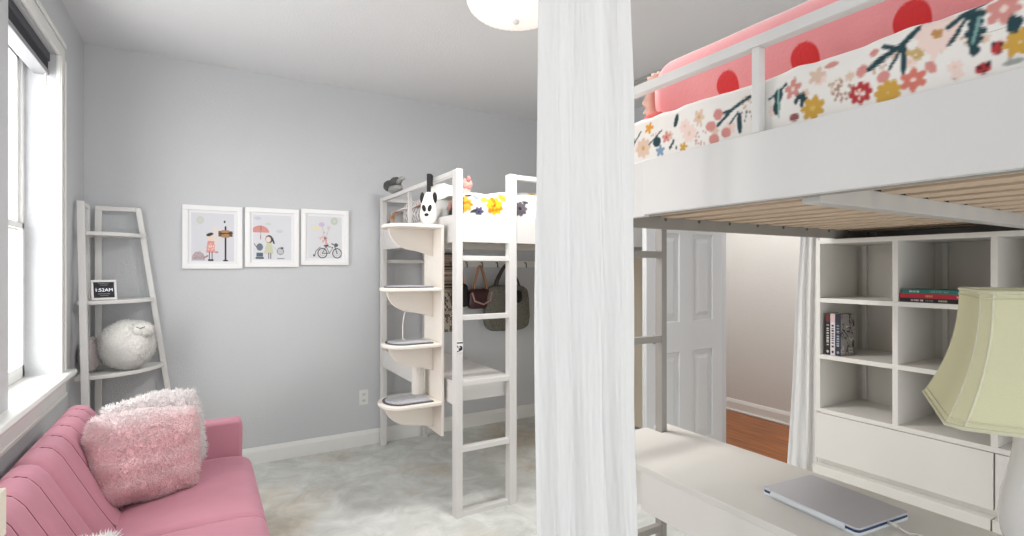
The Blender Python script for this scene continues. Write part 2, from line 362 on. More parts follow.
# ------------------------------------------------------------------ loft beds
def loft_bed(x0, x1, y0, y1, ladder_front, label, steel):
    zb, zt, zr = (1.52, 1.675, 1.922) if ladder_front else (1.535, 1.70, 1.935)
    b = empty_thing('loft_bed', label, 'bed', ((x0+x1)/2, (y0+y1)/2, 0))
    pt = .038; pd = .06
    # outer posts reach the floor
    for (px, py, yy) in ((x0, y0, 0), (x1-pt, y0, 0), (x0, y1-pd, 1), (x1-pt, y1-pd, 1)):
        side_hidden = (not ladder_front)
        m = M_bed if ladder_front else steel
        if side_hidden and px == x0 and yy == 0:
            MB().box(px+.05, px+.05+.03, py+.03, py+.06, 0, zb).build('leg', m, b, bevel=.003); continue
        MB().box(px, px+pt, py, py+pd, 0, zr if ladder_front or not yy else zb).build('leg', m, b, bevel=.003)
    e = .0
    # boards
    if ladder_front:
        MB().box(x0+pt, x1-pt, y0+.012, y0+.034, zb, zt).build('front_board', M_bed, b, bevel=.002)
        MB().box(x0+.008, x0+.03, y0+pd, y1-pd, zb, zt).build('side_board', M_bed, b, bevel=.002)
    else:
        MB().box(x0, x0+.022, y0, y1-.3, zb, zt).build('side_board', M_bed, b, bevel=.002)
        MB().box(x0+.012, x0+.034, y1-.2965, y1, zb-.004, zt).build('side_board_end', M_bed, b, bevel=.002)
        MB().box(x0+.022, x1, y0, y0+.022, zb, zt).build('front_board', M_bed, b, bevel=.002)
    MB().box(x0+pt, x1-pt, y1-.022, y1, zb+.05, zt).build('back_board', M_bed, b, bevel=.002)
    MB().box(x1-.022, x1, y0+pd, y1-pd, zb+.03, zt).build('end_board', M_bed, b, bevel=.002)
    # guard rails
    r = .028
    def rail(a, c, y, posts):   # along x
        mb = MB().box(a, c, y, y+.03, zr-r, zr)
        for p in posts: mb.box(p, p+.04, y+.002, y+.028, zt, zr-r)
        mb.build('guard_rail', M_bed, b, bevel=.003)
    def rail_y(x, a, c, posts, w=.045):
        mb = MB().box(x, x+.03, a, c, zr-r, zr)
        for p in posts: mb.box(x+.002, x+.028, p, p+w, zt, zr-r)
        mb.build('guard_rail', M_bed, b, bevel=.003)
    if ladder_front:
        xl = x0+.372
        MB().box(xl-.035, xl+.012, y0-.004, y0+.05, 0, zr).build('ladder_stile', M_bed, b, bevel=.003)
        rail(xl+.012, x1-pt, y0+.008, [x0+1.1]); rail_y(x0+.004, y0+pd, y1-pd, [y0+.79], .014)
        rail(x0+pt, x1-pt, y1-.04, [x0+.7, x0+1.3])
        MB().box(x0+.35, x0+.385, y1-.045, y1-.005, 0, zb+.02).build('ladder_stile', steel, b, bevel=.003)
        for z in (1.43, 1.10, .735, .37, .012):
            MB().box(x0+pt, xl-.035, y0+.006, y0+.046, z-.014, z+.014).build('rung', M_bed, b, bevel=.002)
        for z in (1.43, 1.10, .735, .37):
            MB().box(x0+pt, x0+.352, y1-.04, y1-.01, z-.014, z+.014).build('rung', M_bed, b, bevel=.002)
    else:
        rail_y(x0-.002, y0, y1, [y1-.685, y0+.04], .02); rail(x0+.4, x1-.03, y1-.035, [x0+1.2])
        MB().box(x0+.372, x0+.400, y1-.03, y1+.005, 0, zb+.01).build('ladder_stile', steel, b, bevel=.003)
        for z in (1.425, 1.10, .37):
            MB().box(x0+pt, x0+.372, y1-.028, y1-.003, z-.013, z+.013).build('rung', steel, b, bevel=.002)
    # steel frame
    ze = zb
    for (a, c) in ((y0+.034, y0+.06), (y1-.05, y1-.025)):
        mb = MB().box(x0+.04, x1-.04, a, c, ze-(.012 if a > (y0+y1)/2 and not ladder_front else -.002), ze+.042)
        o = mb.build('side_beam', steel, b, bevel=.002)
        k = x0+.18
        while k < x1-.1:
            MB().tube([(k, a-.002, ze+.024), (k, a+.002, ze+.024)], .007, 10).build('bolt', mat('bolt_dark', (96, 92, 88), .4), o); k += .19
    for x in (x0+.04, x1-.07): MB().box(x, x+.026, y0+.06, y1-.05, ze+.002, ze+.042).build('end_beam', steel, b, bevel=.002)
    yc = (y0+y1)/2
    MB().box(x0+.066, x1-.07, yc-.022, yc+.022, ze-.012, ze+.034).build('centre_beam', mat('bright_steel', (205, 203, 199), .35), b, bevel=.003)
    n = 14
    # slats run from beam to beam, across the two beams
    k = 0; X = x0+.075
    step = (x1-x0-.16)/n
    for k in range(n):
        mb = MB(); a = X+k*step; w = step*.6
        mb.box(a, a+w, y0+.06, yc-.022, ze+.031, ze+.040); mb.box(a, a+w, yc+.022, y1-.05, ze+.03, ze+.042)
        if k % 1 == 0: mb.build('slat', M_slat, b, bevel=.002)
    return b
B1 = loft_bed(1.197, 3.19, 2.60, 4.03, True, 'far white loft bed by the back wall with ladder at its front corner', mat('bright_steel', (205, 203, 199), .35))
B2 = loft_bed(1.15, 3.19, -.09, 1.455, False, 'near white loft bed at right with exposed birch slats and grey steel frame', M_steel)

# mattresses and bedding
M_matt = mat('mattress_grey', (84, 74, 66), .95, .3, 200)
o = MB().box(1.25, 3.12, 2.66, 3.96, 1.563, 1.69).build('mattress', M_matt, bevel=.03, seg=3)
tag(o, 'thin mattress lying on the slats of the far loft bed', 'mattress')
o = MB().box(1.2, 3.12, -.03, 1.39, 1.5865, 1.70).build('mattress', M_matt, bevel=.03, seg=3)
tag(o, 'thin mattress lying on the slats of the near loft bed', 'mattress')

# floral print, near bed: canvas covers y -0.1..1.5 (u), arc length s 0..0.32 (v)
S = 500
Lq, Hq = 1.6, .34
cv = Canvas(int(Lq*S), int(Hq*S), (240, 236, 230))
TEAL = (38, 68, 74); PINK = (214, 146, 138); CORAL = (216, 124, 108); OCH = (208, 164, 72); RED = (184, 58, 62); BEI = (224, 196, 176); PALE = (240, 216, 206)
cv.flower(647.5,33.5,10.8,PALE,BEI,7,0.43)
cv.dots(616.0,44.0,10.6,(206, 176, 150),10,1.2)
cv.flower(587.0,38.0,7.2,BEI,None,6,0.71)
cv.flower(559.0,46.0,9.8,PALE,BEI,7,0.86)
cv.dots(533.5,46.5,9.7,(206, 176, 150),10,1.2)
cv.flower(509.0,28.0,6.6,BEI,None,6,0.14)
cv.flower(486.0,26.0,8.9,PALE,BEI,7,0.29)
cv.dots(464.0,53.5,8.9,(206, 176, 150),10,1.2)
cv.flower(443.5,34.0,6.0,BEI,None,6,0.57)
cv.flower(424.0,33.5,8.2,PALE,BEI,7,0.71)
cv.dots(405.5,59.0,8.2,(206, 176, 150),10,1.2)
cv.flower(388.0,41.5,5.6,BEI,None,6,0.00)
cv.flower(371.0,53.5,7.6,PALE,BEI,7,0.14)
cv.dots(355.0,41.5,7.6,(206, 176, 150),10,1.2)
cv.flower(340.0,47.0,5.2,BEI,None,6,0.43)
cv.flower(325.5,30.5,7.1,PALE,BEI,7,0.57)
cv.dots(311.5,47.0,7.1,(206, 176, 150),10,1.2)
cv.flower(298.5,54.5,4.9,BEI,None,6,0.86)
cv.flower(285.5,43.0,6.7,PALE,BEI,7,0.00)
cv.dots(273.5,50.5,6.7,(206, 176, 150),10,1.2)
cv.flower(261.5,48.0,4.6,BEI,None,6,0.29)
cv.flower(250.5,27.5,6.3,PALE,BEI,7,0.43)
cv.dots(239.5,51.0,6.3,(206, 176, 150),10,1.2)
cv.flower(229.5,45.0,4.3,BEI,None,6,0.71)
cv.flower(219.5,35.5,5.9,PALE,BEI,7,0.86)
cv.dots(210.0,26.0,5.9,(206, 176, 150),10,1.2)
cv.flower(628.5,59.0,9.0,(225, 160, 60),None,5,0.71)
cv.flower(639.0,30.5,15.2,BEI,OCH,8,0.00)
cv.line([(661.0, 47.5), (664.0, 15.0)],2.5,TEAL)
cv.line([(645.5, 57.0), (661.0, 39.5)],1.5,TEAL)
cv.flower(592.5,37.5,8.7,PINK,RED,5,0.29)
cv.ell(611.0,34.5,8.0,7.5,TEAL,0)
cv.line([(602.5, 50.0), (626.5, 34.0)],1.5,TEAL)
cv.flower(605.0,20.0,8.8,(130, 155, 180),None,5,0.37)
cv.dots(579.5,23.5,7.3,TEAL,8,1.8)
cv.flower(561.5,17.0,7.0,OCH,None,5,0.67)
cv.flower(550.5,34.0,12.4,PALE,BEI,8,0.57)
cv.flower(534.5,52.5,9.5,BEI,OCH,5,0.91)
cv.dots(531.5,23.0,11.0,(200, 160, 150),14,1.3)
cv.line([(504.0, 34.0), (481.5, 49.5), (458.0, 59.5)],2.4,TEAL)
cv.line([(496.5, 48.0), (481.5, 49.5)],2.2,TEAL)
cv.line([(486.0, 31.0), (474.0, 42.5)],1.4,TEAL)
cv.ell(471.5,29.0,3.7,14.0,TEAL,0)
cv.ell(504.0,48.0,7.8,6.7,PINK,0.5)
cv.ell(515.0,35.5,8.0,6.7,PINK,0.5)
cv.ell(492.0,21.5,7.6,6.6,PINK,0.5)
cv.ell(510.5,17.0,7.9,6.7,PINK,0.5)
cv.dots(461.5,34.0,10.1,(90, 90, 90),14,1.1)
cv.ell(575.5,58.5,4.1,10.1,TEAL,0.2)
cv.ell(420.0,50.0,5.6,9.5,TEAL,0)
cv.ell(421.5,36.0,4.4,9.6,TEAL,0)
cv.line([(410.5, 60.0), (431.5, 48.5)],1.8,TEAL)
cv.line([(420.0, 58.5), (419.0, 22.5)],1,(150, 190, 180))
cv.flower(402.0,51.0,10.3,PINK,PALE,5,0.29)
cv.dots(392.0,36.5,6.9,TEAL,9,2.4)
cv.flower(379.0,23.5,13.2,OCH,(220,190,100),7,0.11)
cv.ell(400.5,18.5,5.9,4.6,(150, 90, 90),0)
cv.flower(375.0,59.0,9.9,BEI,None,5,0.64)
cv.dots(346.5,33.5,10.7,(180, 140, 120),22,1.4)
cv.flower(329.5,26.0,11.2,RED,PALE,8,0.00)
cv.ell(329.5,26.0,6.7,8.3,RED,0)
cv.dots(329.5,26.0,5.2,PALE,8,1.2)
cv.ell(328.5,48.5,5.7,6.2,PINK,0.6)
cv.ell(317.0,62.5,4.6,4.1,PINK,0)
cv.ell(359.5,66.5,7.4,3.3,PINK,0)
cv.ell(308.0,36.0,5.8,6.0,PINK,0.4)
cv.ell(268.5,33.0,3.9,7.1,PINK,-0.5)
cv.line([(321.0, 48.0), (294.0, 60.0), (273.0, 75.5)],3,TEAL)
cv.line([(308.0, 65.0), (296.5, 59.0)],2.6,TEAL)
cv.line([(302.5, 42.0), (290.0, 61.5)],1.6,TEAL)
cv.ell(290.5,47.0,2.5,17.6,TEAL,0)
cv.flower(264.0,62.0,17.4,PALE,OCH,9,0.86)
cv.dots(264.0,62.0,3.7,(190, 140, 90),7,1.5)
cv.dots(281.5,49.5,6.7,(200, 170, 110),14,1.6)
cv.flower(304.5,19.5,11.8,OCH,None,9,0.81)
cv.flower(282.5,25.0,11.3,CORAL,PALE,6,0.57)
cv.ell(265.0,47.5,3.1,10.3,PALE,0.2)
cv.ell(236.0,69.0,7.7,4.1,TEAL,0)
cv.ell(236.0,62.0,6.3,4.1,TEAL,0)
cv.ell(236.0,54.0,8.3,4.1,TEAL,0)
cv.ell(236.0,46.0,6.3,4.1,TEAL,0)
cv.ell(236.0,37.0,4.2,4.1,TEAL,0)
cv.ell(237.0,53.5,4.2,21.4,TEAL,0)
cv.line([(233.5, 66.0), (237.5, 44.5)],1.2,(130, 170, 165))
cv.line([(255.5, 65.5), (242.5, 73.5), (230.0, 79.0)],2.4,TEAL)
cv.line([(255.0, 49.5), (248.5, 58.5)],2,TEAL)
cv.line([(250.5, 56.0), (241.0, 71.0)],1.6,TEAL)
cv.flower(217.0,67.0,12.6,PINK,PALE,6,0.43)
cv.dots(210.0,51.0,5.9,TEAL,7,3.2)
cv.ell(220.5,34.0,4.6,6.0,RED,0)
cv.dots(220.5,34.0,4.3,(30, 30, 36),4,1.1)
cv.ell(223.5,38.5,1.7,2.3,(40, 44, 50),0)
cv.ell(230.5,19.5,5.5,5.3,RED,0)
cv.dots(230.5,19.5,4.4,(30, 30, 36),4,1.1)
cv.ell(226.5,23.0,1.7,2.3,(40, 44, 50),0)
cv.flower(206.0,33.5,11.5,OCH,None,7,0.86)
cv.ell(250.0,17.5,2.2,2.3,TEAL,0)
cv.ell(210.5,18.5,7.6,2.5,(160, 165, 160),0)
cv.flower(248.5,19.5,5.3,PALE,None,5,0.86)

def duvet(name, prof, y0, y1, ny, cv, nprint, label, wob=.006, seed=0, ubase=None):
    # prof(s) -> (x, z) for arc length s, sheet extruded along y
    ss = [i*.002 for i in range(nprint)]; s_ = ss[-1]
    while s_ < prof.total: s_ += .05; ss.append(min(s_, prof.total))
    bm = bmesh.new(); V = []; cols = []
    for j, s in enumerate(ss):
        x, z = prof(s); row = []
        for i in range(ny):
            y = y0+(y1-y0)*i/(ny-1)
            w = wob*noise.noise(Vector((y*7+seed, s*9, 1)))+wob*.5*noise.noise(Vector((y*22+seed, s*18, 4)))
            k = min(1, s/.06)
            row.append(bm.verts.new((x-w*.4*k, y, z+w*k*(1.2 if s > .1 else .3))))
            cols.append(cv.sample((y-ubase[0])/ubase[1] % 1, (s/ubase[2]) % 1))
        V.append(row)
    for A, B in zip(V, V[1:]):
        for i in range(ny-1): bm.faces.new((A[i], A[i+1], B[i+1], B[i]))
    mb = MB(); mb.bm.free(); mb.bm = bm
    o = mb.build(name, M_cotton, smooth=True, recalc=True); put_colors(o, np.array(cols))
    m = o.modifiers.new('thickness', 'SOLIDIFY'); m.thickness = .006; m.offset = -1
    return o
class Prof:
    def __init__(s, pts):
        s.p = [Vector(p) for p in pts]; s.L = [0]
        for a, b in zip(s.p, s.p[1:]): s.L.append(s.L[-1]+(b-a).length)
        s.total = s.L[-1]
    def __call__(s, t):
        for k in range(len(s.p)-1):
            if t <= s.L[k+1] or k == len(s.p)-2:
                q = (t-s.L[k])/(s.L[k+1]-s.L[k]); r = s.p[k].lerp(s.p[k+1], min(1, q)); return r.x, r.y
def rounded(x0, z0, zt, x1, r, bulge=.008, inset=.0):
    pts = [(x0, z0), (x0-bulge*.6, z0+(zt-r-z0)*.5)]
    for k in range(7):
        a = PI-k*PI/12; pts.append((x0+r+r*math.cos(a), zt-r+r*math.sin(a)))
    pts += [(x1, zt+.005), (x1+.02, zt-.03), (x1+.025, z0)]
    return Prof(pts)
cv.soften(1)
o = duvet('floral_duvet', rounded(1.182, 1.685, 1.840, 3.10, .02), -.05, 1.415, 735, cv, 150, '', ubase=(-.1, Lq, Hq))
tag(o, 'white duvet with teal leaves and pink, ochre and red flowers on the near bed', 'duvet')

# left bed bedding print: large yellow and orange blooms with black leaves
cv2 = Canvas(900, 300, (244, 242, 238))
def bloom(c, x, y, r, col, dk):
    for ring_, q in ((r, 9), (r*.66, 7), (r*.36, 5)):
        for k in range(q):
            a = 2*PI*k/q+ring_; c.ell(x+math.cos(a)*ring_*.6, y+math.sin(a)*ring_*.6, ring_*.42, ring_*.3, col if k % 3 else dk, a)
    c.ell(x, y, r*.13, r*.13, (150, 50, 20))
for k in range(90):
    x, y = random.random()*900, random.random()*300
    t = k % 9
    if t < 3: c_ = [(250, 190, 60), (252, 170, 60), (246, 214, 90)][t]; bloom(cv2, x, y, random.uniform(10, 17), c_, (222, 140, 20))
    elif t < 5: cv2.flower(x, y, 14, (130, 128, 150), (40, 36, 60), 6)
    elif t < 7: cv2.ell(x, y, 10, 4, (38, 50, 56), random.random()*3); cv2.ell(x+9, y+6, 8, 3, (90, 104, 104), random.random()*3)
    else: cv2.dots(x, y, 12, (60, 60, 80), 6)
cv2.rect(0, 0, 260, 75, (244, 242, 238))
bloom(cv2, 122, 32, 27, (246, 178, 24), (214, 128, 8)); bloom(cv2, 31, 34, 25, (248, 160, 52), (222, 116, 30)); bloom(cv2, 90, 48, 12, (250, 206, 84), (226, 160, 30)); bloom(cv2, 150, 62, 14, (246, 186, 60), (214, 140, 30))
cv2.flower(74, 14, 15, (84, 80, 110), (40, 36, 60), 6); cv2.ell(58, 15, 12, 4, (40, 52, 56), .5); cv2.ell(45, 62, 14, 5, (36, 50, 54), .2); cv2.ell(66, 56, 12, 4, (120, 132, 140), -.6); cv2.dots(100, 62, 12, (50, 50, 60), 7, 1.6)
cv2.flower(205, 30, 24, (96, 92, 98), (40, 36, 40), 9); cv2.flower(182, 55, 14, (150, 146, 150), (60, 56, 60), 7); cv2.ell(225, 50, 12, 4, (50, 50, 54), -.4)
# duvet on far bed: extruded along x, so build with a swapped frame then rotate about z
pf = rounded(0, 0, .155, 1.28, .06, .012)
def duvet_x():
    ss = [i*.006 for i in range(60)]; s_ = ss[-1]
    while s_ < pf.total: s_ += .05; ss.append(min(s_, pf.total))
    bm = bmesh.new(); V = []; cols = []; nx = 330
    for s in ss:
        a, z = pf(s); row = []
        for i in range(nx):
            x = 1.26+1.84*i/(nx-1)
            h = .016*noise.noise(Vector((x*5, s*6, 0)))+.008*noise.noise(Vector((x*16, s*14, 3)))
            row.append(bm.verts.new((x, 2.655+a-h*.3, 1.672+z*(.92+.12*math.sin(x*4.2))+h*min(1, s/.05))))
            cols.append(cv2.sample((x-1.2)/1.9 % 1, (s/.62) % 1))
        V.append(row)
    for A, B in zip(V, V[1:]):
        for i in range(nx-1): bm.faces.new((A[i], A[i+1], B[i+1], B[i]))
    mb = MB(); mb.bm.free(); mb.bm = bm
    o = mb.build('floral_duvet', M_cotton, smooth=True); put_colors(o, np.array(cols))
    m = o.modifiers.new('thickness', 'SOLIDIFY'); m.thickness = .006; m.offset = 1
    return o
cv2.soften(1)
tag(duvet_x(), 'white duvet with yellow and orange blooms on the far bed', 'duvet')

# pink bolster with red dots and frill
bo = empty_thing('pink_bolster', 'long pink plush bolster with big red dots and frilled end on near bed', 'cushion', (1.46, .64, 1.835))
mb = MB(); ny, na = 640, 220; cols = []; V = []
dots_ = [(.987, 0), (.76, 0), (.526, 0), (.29, 0), (.05, 0)]
for j in range(ny):
    t = j/(ny-1); y = -.06+1.385*t
    e = min(1, math.sin(PI*min(.5, min(t, 1-t)*8))**.35) if 0 < t < 1 else 0.02
    row = []
    for i in range(na):
        a = 2*PI*i/na; rx, rz = .155*e, .128*e
        x = 1.475+rx*math.copysign(abs(math.cos(a))**.75, math.cos(a)); z = 1.968+rz*math.copysign(abs(math.sin(a))**.8, math.sin(a))
        w = .007*noise.noise(Vector((x*8, y*8, z*8)))
        row.append(mb.bm.verts.new((x+w, y, z+w)))
        c = lin((238, 152, 154))
        if math.cos(a) < .2:
            for dy, dz in dots_:
                q_ = (((y-dy)/.036)**2+((z-1.911)/.042)**2)**.5; k_ = max(0, min(1, (1-q_)/.08+.5))
                if k_ > 0: c = tuple(a_*(1-k_)+b_*k_ for a_, b_ in zip(c, lin((216, 44, 46))))
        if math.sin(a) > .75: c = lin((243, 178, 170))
        cols.append(c)
    V.append(row)
for A, B in zip(V, V[1:]):
    for i in range(na): mb.bm.faces.new((A[i], A[(i+1) % na], B[(i+1) % na], B[i]))
mb.bm.faces.new(V[0][::-1]); mb.bm.faces.new(V[-1])
o = mb.build('bolster_body', mat('pink_plush', rough=.85, attr=True, bump=.2, bscale=120, sheen=.5), bo, smooth=True); put_colors(o, np.array(cols))
# frill around the far end
mb = MB(); nf = 160
inner, outer = [], []
for k in range(nf):
    a = 2*PI*k/nf; w = .006*math.sin(k*2*PI/nf*26)
    c_ = math.copysign(abs(math.cos(a))**.75, math.cos(a)); s_ = math.copysign(abs(math.sin(a))**.8, math.sin(a))
    inner.append(mb.bm.verts.new((1.475+c_*.12, 1.300, 1.968+s_*.098))); outer.append(mb.bm.verts.new((1.475+c_*(.148+w*.6), 1.325+w, 1.962+s_*(.116+w*.6))))
for k in range(nf): mb.bm.faces.new((inner[k], inner[(k+1) % nf], outer[(k+1) % nf], outer[k]))
mb.build('frill', mat('frill_cream', (236, 196, 178), .85), bo, smooth=True, solid=.006)
mb = MB(); mb.blob((1.285, 1.235, 1.862), (.022, .045, .024), .9, amp=.15)
mb.build('coral_tab', mat('coral_plush', (214, 100, 96), .9), bo, smooth=True, label='coral red fabric tab')

# ------------------------------------------------------------------ things on the far bed
def striped_pillow():
    c3 = Canvas(120, 120, (226, 224, 222))
    for k in range(14): c3.line([(k*9+2, 0), (k*9-8, 120)], 1.6, (176, 150, 146) if k % 2 else (150, 150, 156))
    mb = MB(); n = 60
    cols = []
    for sgn in (-1, 1):
        mb.grid(n, n, lambda u, v: (lambda a, b: Vector((1.36+(.0 if False else sgn*.055*(max(0, 1-abs(a)**3)*max(0, 1-abs(b)**3))**.5)+.02*noise.noise(Vector((a*2, b*2, 0))), 3.62+a*.25, 1.775+b*.1)))(2*u-1, 2*v-1))
        cols += [c3.sample(i/n, j/n) for j in range(n) for i in range(n)]
    o = mb.build('striped_pillow', M_cotton, smooth=True, recalc=False); put_colors(o, np.array(cols)); return o
o = striped_pillow(); tag(o, 'pale striped pillow behind the left guard rail of the far bed', 'pillow')
o = MB().blob((1.36, 3.16, 1.80), (.1, .17, .115), .75, amp=.18, freq=2.5).build('white_pillow', mat('white_linen', (232, 230, 226), .9, .3, 40), smooth=True)
tag(o, 'rumpled white pillow behind the panda bag on the far bed', 'pillow')
# pink plush
pp = empty_thing('plush_toy', 'pink and grey plush toy leaning in front corner of the far bed', 'toy', (1.33, 2.78, 1.8))
M_pp = mat('dusty_pink_plush', (206, 160, 152), .95, .5, 150); 
MB().blob((1.34, 2.80, 1.79), (.045, .055, .065), 1, amp=.15).build('body', M_pp, pp, smooth=True)
mb = MB(); mb.blob((1.35, 2.79, 1.872), (.034, .04, .034), 1, amp=.1); mb.build('head', M_pp, pp, smooth=True)
mb = MB(); mb.blob((1.345, 2.755, 1.90), (.012, .016, .018), 1); mb.build('ear', mat('dusty_rose', (196, 130, 128), .95), pp, smooth=True)
mb = MB(); mb.blob((1.35, 2.825, 1.90), (.012, .016, .018), 1); mb.build('ear', mat('dusty_rose'), pp, smooth=True)
mb = MB(); mb.tube([(1.31, 2.84, 1.80), (1.28, 2.86, 1.76), (1.27, 2.87, 1.72)], .016); mb.build('arm', M_pp, pp, smooth=True); mb = MB(); mb.tube([(1.31, 2.76, 1.80), (1.28, 2.74, 1.76), (1.27, 2.73, 1.72)], .016); mb.build('arm', M_pp, pp, smooth=True)
# grey plush over the rail
gp = empty_thing('plush_toy', 'dark grey plush animal lying across far end of the far bed guard rail', 'toy', (1.215, 3.8, 1.93))
M_gd = mat('dark_grey_plush', (84, 86, 84), .95, .6, 160); M_gl = mat('light_grey_plush', (160, 160, 156), .95, .5, 160)
MB().blob((1.215, 3.70, 1.955), (.04, .11, .03), .9, amp=.1).build('body', M_gl, gp, smooth=True, label='pale grey belly')
MB().blob((1.205, 3.80, 1.99), (.045, .072, .042), 1, amp=.08).build('head', M_gd, gp, smooth=True)
MB().blob((1.205, 3.66, 2.0), (.04, .055, .034), 1, amp=.1).build('back_patch', M_gd, gp, smooth=True)
mb = MB(); mb.tube([(1.21, 3.62, 1.99), (1.21, 3.55, 2.01), (1.21, 3.50, 2.0)], [.02, .016, .01]); mb.build('tail', M_gl, gp, smooth=True)
# panda bag
pb = empty_thing('panda_bag', 'white panda face bag hanging by a black strap on the far bed rail', 'bag', (1.148, 2.885, 1.628), math.radians(-35))
M_pw = mat('panda_white', (232, 230, 224), .8, .2, 80); M_pk = mat('panda_black', (30, 30, 32), .8)
mb = MB(); mb.blob((0, 0, .098), (.054, .022, .098), .8, n=40, m=28)
for v in mb.bm.verts: v.co.x *= 1-.38*max(0, (v.co.z-.06)/.135)
mb.build('bag_body', M_pw, pb, smooth=True, local=True)
for sx in (-1, 1): MB().blob((sx*.037, -.004, .16), (.0135, .012, .034), 1).build('ear', M_pk, pb, smooth=True, local=True)
for sx in (-1, 1): MB().blob((sx*.017-.006, -.021, .098), (.0115, .006, .021), 1, rot=Matrix.Rotation(sx*.25, 3, 'Y')).build('eye_patch', M_pk, pb, smooth=True, local=True)
MB().blob((-.008, -.022, .060), (.013, .006, .009), 1).build('nose', M_pk, pb, smooth=True, local=True)
mb = MB(); mb.box(-.012, .012, .002, .006, .17, .305); mb.box(-.012, .012, .006, .062, .299, .305); mb.box(-.012, .012, .058, .062, .24, .305)
mb.build('strap', M_pk, pb, bevel=.001, local=True)

# ------------------------------------------------------------------ climbing shelf unit at the far bed
cs = empty_thing('cat_climbing_shelf', 'cream cat climbing tower of four rounded shelves fixed to the far bed side', 'shelf', (1.16, 2.86, .42))
xp = 1.183
mb = MB(); mb.prism([(2.735, .42), (3.0, .42), (3.0, 1.62), (2.735, 1.62)], 'x', xp-.018, xp)
mb.build('back_panel', M_cream, cs, bevel=.003)
def dshape(xo, y0, y1, r, n=14):
    # D outline in plan, straight side at x=xo, tip toward -x
    pts = [(xo, y0), (xo, y1)]; yc = (y0+y1)/2; h = (y1-y0)/2; R = h*.95
    L_ = r
    for k in range(n+1):
        a = PI/2+PI*k/n
        pts.append((xo-(L_-R*.75)+R*.75*math.cos(a), yc+h*math.sin(a)))
    return pts
sh = [(1.62, False, .30, False), (1.265, True, .31, True), (.95, True, .30, True), (.62, True, .32, False)]
for i, (z, has, Lx, cable) in enumerate(sh):
    y0, y1 = 2.72, 3.0
    m = MB(); m.prism(dshape(xp-.018, y0, y1, Lx), 'z', z-.02, z); s_ = m.build('shelf_board', M_cream, cs, bevel=.005)
    x_in = xp-.018
    pts = [(x_in, z-.02), (x_in-Lx+.035, z-.02)]
    for k in range(9):
        a = k/8*PI/2; pts.append((x_in-Lx+.035+.16*(1-math.cos(a)), z-.02-.125*math.sin(a)))
    pts.append((x_in, z-.175))
    m = MB(); m.prism(pts, 'y', 2.86, 2.878); m.build('bracket', M_cream, s_, bevel=.003)
    if has:
        m = MB(); q = [(x_in-.04+(p[0]-x_in)*.8, 2.86+(p[1]-2.86)*.8) for p in dshape(x_in, y0, y1, Lx)]
        m.prism(q, 'z', z, z+.006); md = m.build('felt_mat', M_dark, s_, bevel=.002)
        m = MB(); q = [(x_in-.045+(p[0]-x_in)*.74, 2.86+(p[1]-2.86)*.7) for p in dshape(x_in, y0, y1, Lx)]
        m.prism(q, 'z', z+.006, z+.009); m.build('mat_inlay', M_matgrey, md)
MB().lathe([(0, 0), (.036, 0), (.036, .288), (0, .288)], (1.105, 2.95, .621), 28).build('scratching_post', mat('post_white', (228, 224, 216), .7, .5, 120), cs, smooth=False)
MB().tube([(1.0, 2.855, 1.13), (.985, 2.84, 1.12), (.975, 2.84, 1.06), (.973, 2.84, .98), (.99, 2.84, .962)], .0035, 8).build('hanging_cord', mat('cord_white', (225, 222, 214), .6), cs, smooth=True)
# sticker
st = empty_thing('sticker', 'small black and white sticker on the front post of the far bed', 'sticker', (1.216, 2.6, .92))
c4 = Canvas(40, 40, (235, 235, 235)); c4.rect(0, 3, 40, 8, (70, 66, 66)); c4.ell(24, 25, 13, 9, (30, 30, 32)); c4.ell(18, 22, 4, 3, (230, 230, 230)); c4.line([(2, 36), (20, 33)], 2, (40, 40, 40)); c4.ell(5, 18, 4, 4, (80, 80, 84))
MB().box(1.198, 1.234, 2.5985, 2.6, .912, .972).build('backing', M_trim, st)
painted_panel('printed_face', c4, (1.198, 2.598, .972), (.036, 0, 0), (0, 0, -.06), st)

# ------------------------------------------------------------------ desks
def desk(x0, x1, y0, y1, zt, h, label, m, legs):
    d = empty_thing('desk', label, 'desk', ((x0+x1)/2, (y0+y1)/2, 0))
    MB().box(x0, x1, y0, y1, zt-.02, zt).build('desktop', m, d, bevel=.002)
    return d
d1 = desk(1.2, 1.568, 2.662, 3.966, .745, .14, 'white desk built in under the far loft bed', M_bed, None)
MB().box(1.201, 1.218, 2.661, 3.965, .612, .7245).build('apron', M_bed, d1, bevel=.002)
MB().box(1.219, 1.566, 2.661, 2.679, .625, .7245).build('apron', M_bed, d1, bevel=.002)
MB().box(1.548, 1.566, 2.68, 3.96, .625, .7245).build('apron', M_bed, d1, bevel=.002)
d2 = empty_thing('desk', 'long pale desk under the near loft bed carrying the laptop', 'desk', (1.41, .7, 0))
MB().prism([(1.205, -.02), (1.625, -.02), (1.625, 1.50), (1.555, 1.50), (1.555, 1.42), (1.517, 1.42), (1.517, 1.50), (1.205, 1.50)], 'z', .722, .742).build('desktop', M_desk, d2, bevel=.0015)
MB().box(1.207, 1.225, -.015, 1.22, .60, .7215).build('apron', M_melamine, d2, bevel=.0015)
MB().box(1.60, 1.618, -.015, 1.41, .60, .7215).build('apron', M_melamine, d2, bevel=.0015)
MB().box(1.235, 1.253, 1.22, 1.42, .60, .7215).build('apron', M_melamine, d2, bevel=.0015)
MB().box(1.57, 1.60, 1.2, 1.23, 0, .60).build('leg', M_steel, d2, bevel=.002)
MB().box(1.565, 1.595, -.01, 0.02, 0, .60).build('leg', M_steel, d2, bevel=.002)
